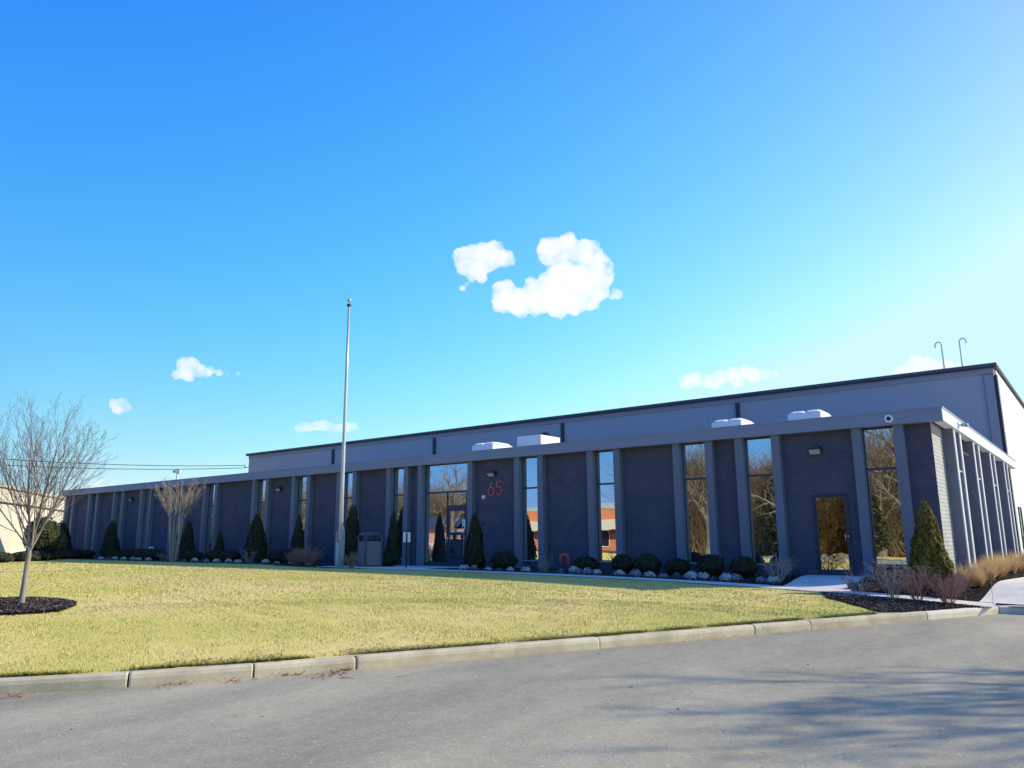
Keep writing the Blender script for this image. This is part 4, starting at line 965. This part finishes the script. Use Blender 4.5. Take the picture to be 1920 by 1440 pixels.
obj('pipe_run', MB().box(-Lw-1.5, 8, -.0, .08, 3.53, 3.62), M['dkgrey'], bb)

# ------------------------------------------------------------------ across the street (seen mirrored in the windows)
t = NT('orange_brick'); c = t.coord('World'); M['orange'] = t.bsdf(t.mix(t.noise(c, 3, 5), (.52,.17,.075), (.68,.25,.12)), .85, 0, None, .2)
M['cream'] = paint('cream_band', (.66,.60,.47), .8, .08, 1)
M['parapet'] = paint('parapet_green_grey', (.38,.44,.42), .7, .08, 1)
ob = thing('brick_building', 'orange brick building with cream band across the street, mirrored in two tall windows', 'building', (-58, -70, -.6))
obj('wall', MB().box(-16,15,-14,0,0,5.6), M['orange'], ob); obj('parapet', MB().box(-16.1,15.1,-14.1,.08,5.6,6.2), M['parapet'], ob)
obj('canopy_band', MB().box(-15,13,0,1.6,2.7,4.0), M['cream'], ob)
for x in np.arange(-13.5, 12, 4.2):
    f = obj('window', MB().box(x,x+3.0,.0,.06,.5,.56).box(x,x+3.0,0,.06,2.6,2.66).box(x+1.45,x+1.55,0,.06,.56,2.6).box(x,x+.08,0,.06,.56,2.6).box(x+2.92,x+3.0,0,.06,.56,2.6), M['white'], ob)
    obj('pane', MB().box(x+.08,x+2.92,.0,.02,.56,2.6), M['black'], f)
for x in (-9, 2.0, 9): obj('slanted_pier', MB().prism([(x,0),(x+.9,0),(x+.9,1.3),(x,1.3)], 0, 2.7), M['orange'], ob)
hs = thing('pink_house', 'small pink house with white porch railing across the street, mirrored left of the entrance door', 'house', (-72,-52,-.6))
obj('wall', MB().box(-8,8,-6,0,0,3.0), paint('pink_wall', (.55,.30,.26), .8), hs)
mbr = MB(); 
for (y0, z0, y1, z1) in ((-6.6,2.9,-3,4.6),(-3,4.6,.8,2.9)): mbr.quad((-8.5,y0,z0),(8.5,y0,z0),(8.5,y1,z1),(-8.5,y1,z1))
obj('roof', mbr, M['dkgrey'], hs)
mbr = MB().box(-7,7,1.2,1.28,1.0,1.1)
for x in np.arange(-7, 7.1, .7): mbr.box(x, x+.1, 1.2, 1.28, 0, 1.0)
obj('railing', mbr, M['white'], hs)

def big_tree_meshes(seed, h=9):
    rg = np.random.default_rng(seed); o = {}
    Pb = dict(seg=[8,7,6,4], wig=[.05,.10,.13,.15], up=[.02,.04,.04,.02], kids=[11,9,8,0], start=[.28,.2,.15,0], ang=[46,42,42,0], len=[.62,.55,.5,0], rr=[.55,.55,.55,0], rmin=.010, depth=3, tip=.25)
    grow(o, np.array([0., 0, -.2]), unit(np.array([rg.normal(0,.08), rg.normal(0,.08), 1])), h*.85, .34, 0, Pb, rg)
    return tubes(o[0], 10), tubes(o[1]+o[2], 5), tubes(o[3], 3)
protoB = []
def big_tree(k, loc, label, sc=1.0, rz=0):
    while len(protoB) <= k:
        r = thing('street_tree', label, 'tree', loc, 'broad leafless trees across the street'); a, b, c_ = big_tree_meshes(100+len(protoB))
        raw('trunk', a[0], a[1], M['bigbark'], r, smooth=True); raw('limbs', b[0], b[1], M['bigbark'], r); raw('twigs', c_[0], c_[1], M['brushbark'], r); protoB.append(r); r.scale = (sc,)*3; r.rotation_euler = (0,0,rz)
        if len(protoB)-1 == k: return r
    return dup(protoB[k], loc, label, rz, sc)
M['brushbark'] = barkmat('pale_brown_twigs', (.12,.09,.06), (.28,.21,.14), 9)
TR = [(0,(-7.0,-32,-.6),'broad leafless tree mirrored in the tall window right of the side door',1.15,0),
      (1,(-22.8,-36.5,-.6),'broad leafless tree mirrored in the fourth tall window from the right',1.15,1),
      (2,(-15.5,-38,-.6),'broad leafless tree mirrored in the tall window left of the side door',1.05,2),
      (0,(-11.5,-44,-.6),'leafless tree standing back between the two nearest street trees',1.0,3),
      (1,(-2,-44,-.6),'leafless tree at the right end of the street row',1.1,4),
      (2,(-50,-40,-.6),'leafless tree mirrored in the entrance glazing',1.15,5),
      (0,(-57,-44,-.6),'leafless tree mirrored left of the entrance',1.2,2.2),
      (1,(-66,-46,-.6),'leafless tree mirrored behind the flagpole',1.2,1.3),
      (2,(-78,-44,-.6),'leafless tree mirrored in the windows left of the flagpole',1.2,.7),
      (0,(-90,-48,-.6),'leafless tree mirrored right of the crape myrtle',1.2,4.4),
      (1,(-104,-46,-.6),'leafless tree mirrored behind the crape myrtle',1.2,5.4),
      (2,(-120,-50,-.6),'leafless tree mirrored at the far left windows',1.2,.2),
      (2,(-27,-52,-.6),'leafless tree right of the orange brick building',1.1,1.9)]
for a in TR: big_tree(*a)
# two trees outside the frame at right cast the soft streaks on the asphalt
for (k, loc, lab, sc, rz) in ((1,(11.8,-3.0,-.1),'leafless tree right of the frame, nearest the walkway',.95,2.7),(2,(15.0,-6.8,-.55),'leafless tree right of the frame, nearer the road',1.0,.9),(0,(17,-1.0,0),'leafless tree right of the frame, farther back',1.1,4.1),(2,(20,-4.0,0),'leafless tree right of the frame, behind the other three',1.2,2.1),(1,(13.5,-9.5,-.55),'leafless tree right of the frame, closest to the road',.9,5.1)):
    big_tree(k, loc, lab, sc, rz)
# conifers across the street
def conifer(loc, h, rad, mat, label):
    r = thing('conifer', label, 'tree', loc, 'evergreens across the street')
    n = 9000; z = 1-np.sqrt(RNG.random(n)); a = RNG.uniform(0, 2*np.pi, n); tier = .75+.25*np.abs(np.sin(z*28)); rr = rad*(1-z)**.8*tier*np.sqrt(RNG.uniform(.35, 1, n))
    C = np.stack([rr*np.cos(a), rr*np.sin(a), .8+z*(h-.8)], -1); leafobj('foliage', rand_leaves(C, np.tile([0., 0, 1.], (n, 1)), .16, 1.6, .5), mat, r)
    obj('trunk', MB().tube([(0,0,-.1),(0,0,h*.9)], [.2,.03], 8), M['bigbark'], r); return r
for args in (((-18.6,-44,-.6),10.0,2.6,M['conifer'],'tall dark conifer mirrored in the window left of the side door'),((-12.4,-44,-.6),7.4,1.6,M['conifer'],'dark conifer mirrored at the upper left of the window right of the side door'),
             ((-49.8,-42,-.6),7,2.3,M['paleleaf'],'light green conifer mirrored in the entrance door')): conifer(*args)
def oak(loc, r_, h, label, n=9000):  # unseen trees added, leaf crowns shaped to throw soft shade on the road
    t_ = big_tree(0, loc, label, 1.05, 1.7)
    a = RNG.normal(0, 1, (n, 3)); a /= np.linalg.norm(a, axis=1)[:, None]; C = a*(RNG.random(n)**.4)[:, None]*np.array([r_, r_, h*.38]); C[:, 2] += h*.68
    C = C[(np.sin(C[:, 0]*2.1)+np.sin(C[:, 1]*2.7+1)+np.sin(C[:, 2]*3.1)) > -.2]
    leafobj('dead_leaves', rand_leaves(C, np.tile([0., 0, 1.], (len(C), 1)), .055, 1.2, 1.0), M['olive'], t_)
oak((13.6,-2.0,-.2), 2.2, 9.0, 'unseen oak with brown leaves, added right of the frame to shade the road', 2600)
oak((18.0,-3.6,-.2), 2.6, 10, 'second unseen oak with brown leaves, added farther right to shade the road', 2600)
# brown thicket closing the view
def thicket(name, x0, x1, y0, y1, h, n, label):
    x = RNG.uniform(x0, x1, n); y = RNG.uniform(y0, y1, n); a = RNG.uniform(0, np.pi*2, n); L = h*RNG.uniform(.25, 1, n)*(.8+.2*np.sin(x*.35)); z0 = -.6+RNG.random(n)**1.6*h*.5
    le = RNG.normal(0, .35, n)*L; le2 = RNG.normal(0, .35, n)*L; w = RNG.uniform(.02, .07, n)
    V = np.zeros((n, 3, 3)); V[:, 0] = np.stack([x-w, y, z0], -1); V[:, 1] = np.stack([x+w, y, z0], -1); V[:, 2] = np.stack([x+le, y+le2, z0+L*.7], -1)
    return tag(raw(name, V.reshape(-1, 3), np.arange(n*3).reshape(-1, 3), M['brush'], attr=RNG.random(n)), label, 'thicket', kind='stuff')
thicket('brown_thicket', -33, 22, -54, -46, 10.5, 120000, 'tall brown leafless thicket behind the street trees, mirrored in the right hand windows')
thicket('brown_thicket', -190, -72, -72, -60, 11.0, 110000, 'brown leafless thicket along the far street, mirrored in the left hand windows')
struct(obj('far_lawn', MB().box(-170, 60, -50, -31, -.615, -.59), M['turf']))

# ------------------------------------------------------------------ clouds
def vapour(name, dens, lo, hi, e=1.06):
    """white vapour: absorbing and self-bright, density broken up by noise so that the rims fray"""
    t = NT(name); c = t.coord('Object'); n1 = t.noise(c, .032, 5, .62)
    d = t.math('MULTIPLY', t.ramp(n1, [(lo, 0), (hi, 1)]), dens); em = t.n('ShaderNodeEmission'); ab = t.n('ShaderNodeVolumeAbsorption')
    ab.inputs['Color'].default_value = (0,0,0,1); t.l(d, ab.inputs['Density']); em.inputs['Color'].default_value = (1,1,1,1); t.l(t.math('MULTIPLY', d, e), em.inputs['Strength'])
    ad = t.n('ShaderNodeAddShader'); t.l(ab.outputs[0], ad.inputs[0]); t.l(em.outputs[0], ad.inputs[1]); t.l(ad.outputs[0], t.out.inputs['Volume']); return t.m
M['cloud'] = vapour('cloud_vapour', .085, .32, .66); M['cloud_thin'] = vapour('thin_cloud_vapour', .09, .36, .68)
DC = 1500.
fh = Vector((-math.sin(yaw), math.cos(yaw), 0)); rh = Vector((math.cos(yaw), math.sin(yaw), 0))
def skypt(px, py, D=DC):
    d = F*1431.49 + R2*(px-960) - U2*(py-720); k = D/math.hypot(d.x, d.y); return Vector(CAM)+d*k
def cloud(label, blobs, seed, mat='cloud', vox=2.6, amp=9.0, base=None):
    """blobs given as (azimuthal offset, height, radius) on the 1.5 km shell"""
    rnd = random.Random(seed); c0 = skypt(*base); bm = bmesh.new(); D0 = (c0-Vector(CAM)).length; rt = Vector((F.y, -F.x, 0)).normalized()
    dd = (c0-Vector(CAM)).normalized(); rt = dd.cross(Vector((0,0,1))).normalized(); upv = rt.cross(dd)
    for (px, py, r) in blobs:
        k = D0/1431.49; cx, cy, rr = (px-base[0])*k*.99, -(py-base[1])*k*.99, r*k*.96
        n = max(5, int(rr/2))
        for j in range(n):
            if j == 0: ox = oy = oz = 0; q = rr*.98
            else:
                a = rnd.random()*6.28; e = (.55+.45*rnd.random())*rr*.80; ox, oy, oz = math.cos(a)*e, math.sin(a)*e, rnd.uniform(-.5, .5)*rr; q = rr*rnd.uniform(.25, .5)
            p = rt*(cx+ox)+upv*(cy+oy)+dd*oz
            bmesh.ops.create_icosphere(bm, subdivisions=2, radius=q, matrix=Matrix.Translation(p))
    me = bpy.data.meshes.new('cloud'); bm.to_mesh(me); bm.free(); me.materials.append(M[mat])
    o = bpy.data.objects.new('cloud', me); COL.objects.link(o); o.location = c0
    rm = o.modifiers.new('r', 'REMESH'); rm.mode = 'VOXEL'; rm.voxel_size = vox
    tx = bpy.data.textures.new('cl%d' % seed, 'CLOUDS'); tx.noise_scale = 13; tx.noise_depth = 4
    dm = o.modifiers.new('d', 'DISPLACE'); dm.texture = tx; dm.strength = amp; dm.mid_level = .5; dm.texture_coords = 'LOCAL'
    tx2 = bpy.data.textures.new('cm%d' % seed, 'CLOUDS'); tx2.noise_scale = 5; tx2.noise_depth = 3
    dm2 = o.modifiers.new('d2', 'DISPLACE'); dm2.texture = tx2; dm2.strength = amp*.7; dm2.mid_level = .5; dm2.texture_coords = 'LOCAL'
    dg = bpy.context.evaluated_depsgraph_get(); dg.update(); me2 = bpy.data.meshes.new_from_object(o.evaluated_get(dg))
    o.modifiers.clear(); o.data = me2; bpy.data.meshes.remove(me)
    return tag(o, label, 'cloud', 'small white clouds')
cloud('small puffy white cloud left of the big central cloud', [(868,482,20),(884,478,22),(905,476,24),(925,474,24),(945,484,20),(895,502,22),(870,500,18),(918,492,20),(957,490,10),(903,520,12),(884,516,12)], 1, base=(905,490))
cloud('big white cloud shaped like a raised arm, high in the centre of the sky', [(1035,470,27),(1065,465,26),(1095,475,28),(1118,495,26),(1128,520,24),(1118,545,26),(1090,530,36),(1060,520,34),(1045,555,34),(1010,562,30),(975,562,28),(945,560,28),(937,542,20),(952,536,16),(1000,540,22),(1025,530,22),(1075,568,26),(1045,582,16),(1030,480,22),(1140,500,12),(1105,568,18)], 2, base=(1045,520))
cloud('small detached white puff at the right tip of the big cloud', [(1160,552,11),(1152,545,7),(1148,556,7)], 3, base=(1158,550), vox=2.5, amp=4, mat='cloud_thin')
cloud('ragged wisp hanging below the small puffy cloud', [(868,540,7),(876,533,6),(882,528,6)], 31, base=(872,536), vox=2, amp=4, mat='cloud_thin')
cloud('small round white cloud above the crape myrtle', [(345,685,14),(358,683,15),(370,692,14),(350,702,14),(334,704,9),(385,698,9)], 4, base=(355,692), vox=3)
cloud('faint wispy tail right of the small round cloud', [(398,696,8),(412,699,7),(425,700,4),(444,699,5)], 5, base=(420,698), vox=2, amp=4, mat='cloud_thin')
cloud('tiny white cloud above the bare young tree', [(216,758,10),(226,755,9),(234,763,10),(222,767,10)], 6, base=(225,762), vox=2.2, amp=4, mat='cloud_thin')
cloud('thin pale cloud low behind the flagpole', [(563,804,9),(573,802,10),(584,803,9),(595,799,10),(606,797,11),(617,800,10),(628,803,9),(639,802,10),(650,800,11),(661,801,10)], 7, base=(612,803), vox=2.2, amp=4, mat='cloud_thin')
cloud('flat white cloud above the warehouse roofline', [(1290,712,15),(1310,708,15),(1330,712,15),(1350,706,15),(1375,704,17),(1395,700,15),(1410,706,15),(1430,706,11),(1448,705,8),(1340,718,12),(1380,716,13)], 8, base=(1365,710), vox=3)
cloud('white cloud behind the hooked pipes, partly hidden by the warehouse', [(1700,692,14),(1720,684,17),(1738,688,16),(1760,692,14),(1685,700,9),(1785,700,12)], 9, base=(1725,692), vox=3)
cloud('very faint cloud resting on the low roofline at the left', [(175,912,9),(190,908,9),(205,913,8)], 10, base=(190,912), vox=2.2, amp=3, mat='cloud_thin')

# ------------------------------------------------------------------ light
SUN_EL, SUN_AZ = math.radians(28.5), math.atan2(.688, .725)   # azimuth from +Y towards +X
sd = Vector((math.sin(SUN_AZ)*math.cos(SUN_EL), math.cos(SUN_AZ)*math.cos(SUN_EL), math.sin(SUN_EL)))
ld = bpy.data.lights.new('sun', 'SUN'); ld.energy = 5.0; ld.angle = math.radians(.53); ld.color = (1.0, .90, .70)
lo = bpy.data.objects.new('sun', ld); COL.objects.link(lo); lo.rotation_euler = sd.to_track_quat('Z', 'Y').to_euler(); lo.location = (20, 20, 30)
W = bpy.data.worlds.new('World'); S.world = W; W.use_nodes = True; nt = W.node_tree; nt.nodes.clear()
out = nt.nodes.new('ShaderNodeOutputWorld'); bg = nt.nodes.new('ShaderNodeBackground'); sky = nt.nodes.new('ShaderNodeTexSky')
sky.sky_type = 'NISHITA'; sky.sun_disc = False; sky.sun_elevation = SUN_EL; sky.sun_rotation = SUN_AZ
sky.air_density = 1.0; sky.dust_density = .6; sky.ozone_density = 2.0; sky.altitude = 0
bg.inputs['Strength'].default_value = .12
# the camera's rendering of that sky: per-channel response curves on the Nishita radiance, with the
# saturation rising away from the sun (functions of world direction only, same for every ray)
def wm(op, a, b=None):
    m = nt.nodes.new('ShaderNodeMath'); m.operation = op
    for k, v in ((0, a), (1, b)):
        if v is None: continue
        if isinstance(v, (int, float)): m.inputs[k].default_value = v
        else: nt.links.new(v, m.inputs[k])
    return m.outputs[0]
wc = nt.nodes.new('ShaderNodeTexCoord'); dt = nt.nodes.new('ShaderNodeVectorMath'); dt.operation = 'DOT_PRODUCT'
nt.links.new(wc.outputs['Generated'], dt.inputs[0]); dt.inputs[1].default_value = tuple(sd); ssun = dt.outputs['Value']
sz = nt.nodes.new('ShaderNodeSeparateXYZ'); nt.links.new(wc.outputs['Generated'], sz.inputs[0]); zz_ = wm('MAXIMUM', sz.outputs['Z'], 0.0)
sc3 = nt.nodes.new('ShaderNodeSeparateColor'); nt.links.new(sky.outputs[0], sc3.inputs[0]); cc3 = nt.nodes.new('ShaderNodeCombineColor')
for k, (a_, b_, c_, e_, lo_, hi_) in enumerate(((.875, 1.476, 1.046, -1.255, -2.0, 1), (.324, .238, .697, -2.059, -.7, 1), (.03, -.0, .061, -.133, -.22, .1))):
    raw_ = wm('POWER', wm('MAXIMUM', wm('MULTIPLY', sc3.outputs[k], .12), .001), b_)
    ex = wm('ADD', wm('ADD', wm('MULTIPLY', ssun, c_), wm('MULTIPLY', zz_, e_)), a_)
    # darker, deeper blue in the half of the sky opposite the sun
    back = wm('MULTIPLY', wm('MAXIMUM', wm('SUBTRACT', wm('MULTIPLY', ssun, -1.0), .25), 0.0), lo_)
    val = wm('MULTIPLY', raw_, wm('POWER', 2.71828, wm('ADD', ex, back)))
    nt.links.new(wm('MULTIPLY', wm('MINIMUM', val, (.66, .975, 1.02)[k]), 1/.12), cc3.inputs[k])
nt.links.new(cc3.outputs[0], bg.inputs[0]); nt.links.new(bg.outputs[0], out.inputs[0])

S.view_settings.view_transform = 'Standard'; S.view_settings.look = 'None'; S.view_settings.exposure = 0; S.view_settings.gamma = 1
S.render.engine = 'CYCLES'
try:
    S.cycles.use_denoising = True; S.cycles.max_bounces = 8; S.cycles.transparent_max_bounces = 16; S.cycles.volume_bounces = 0; S.cycles.volume_step_rate = .25
    S.cycles.use_adaptive_sampling = True; S.cycles.sample_clamp_indirect = 6
except Exception: pass
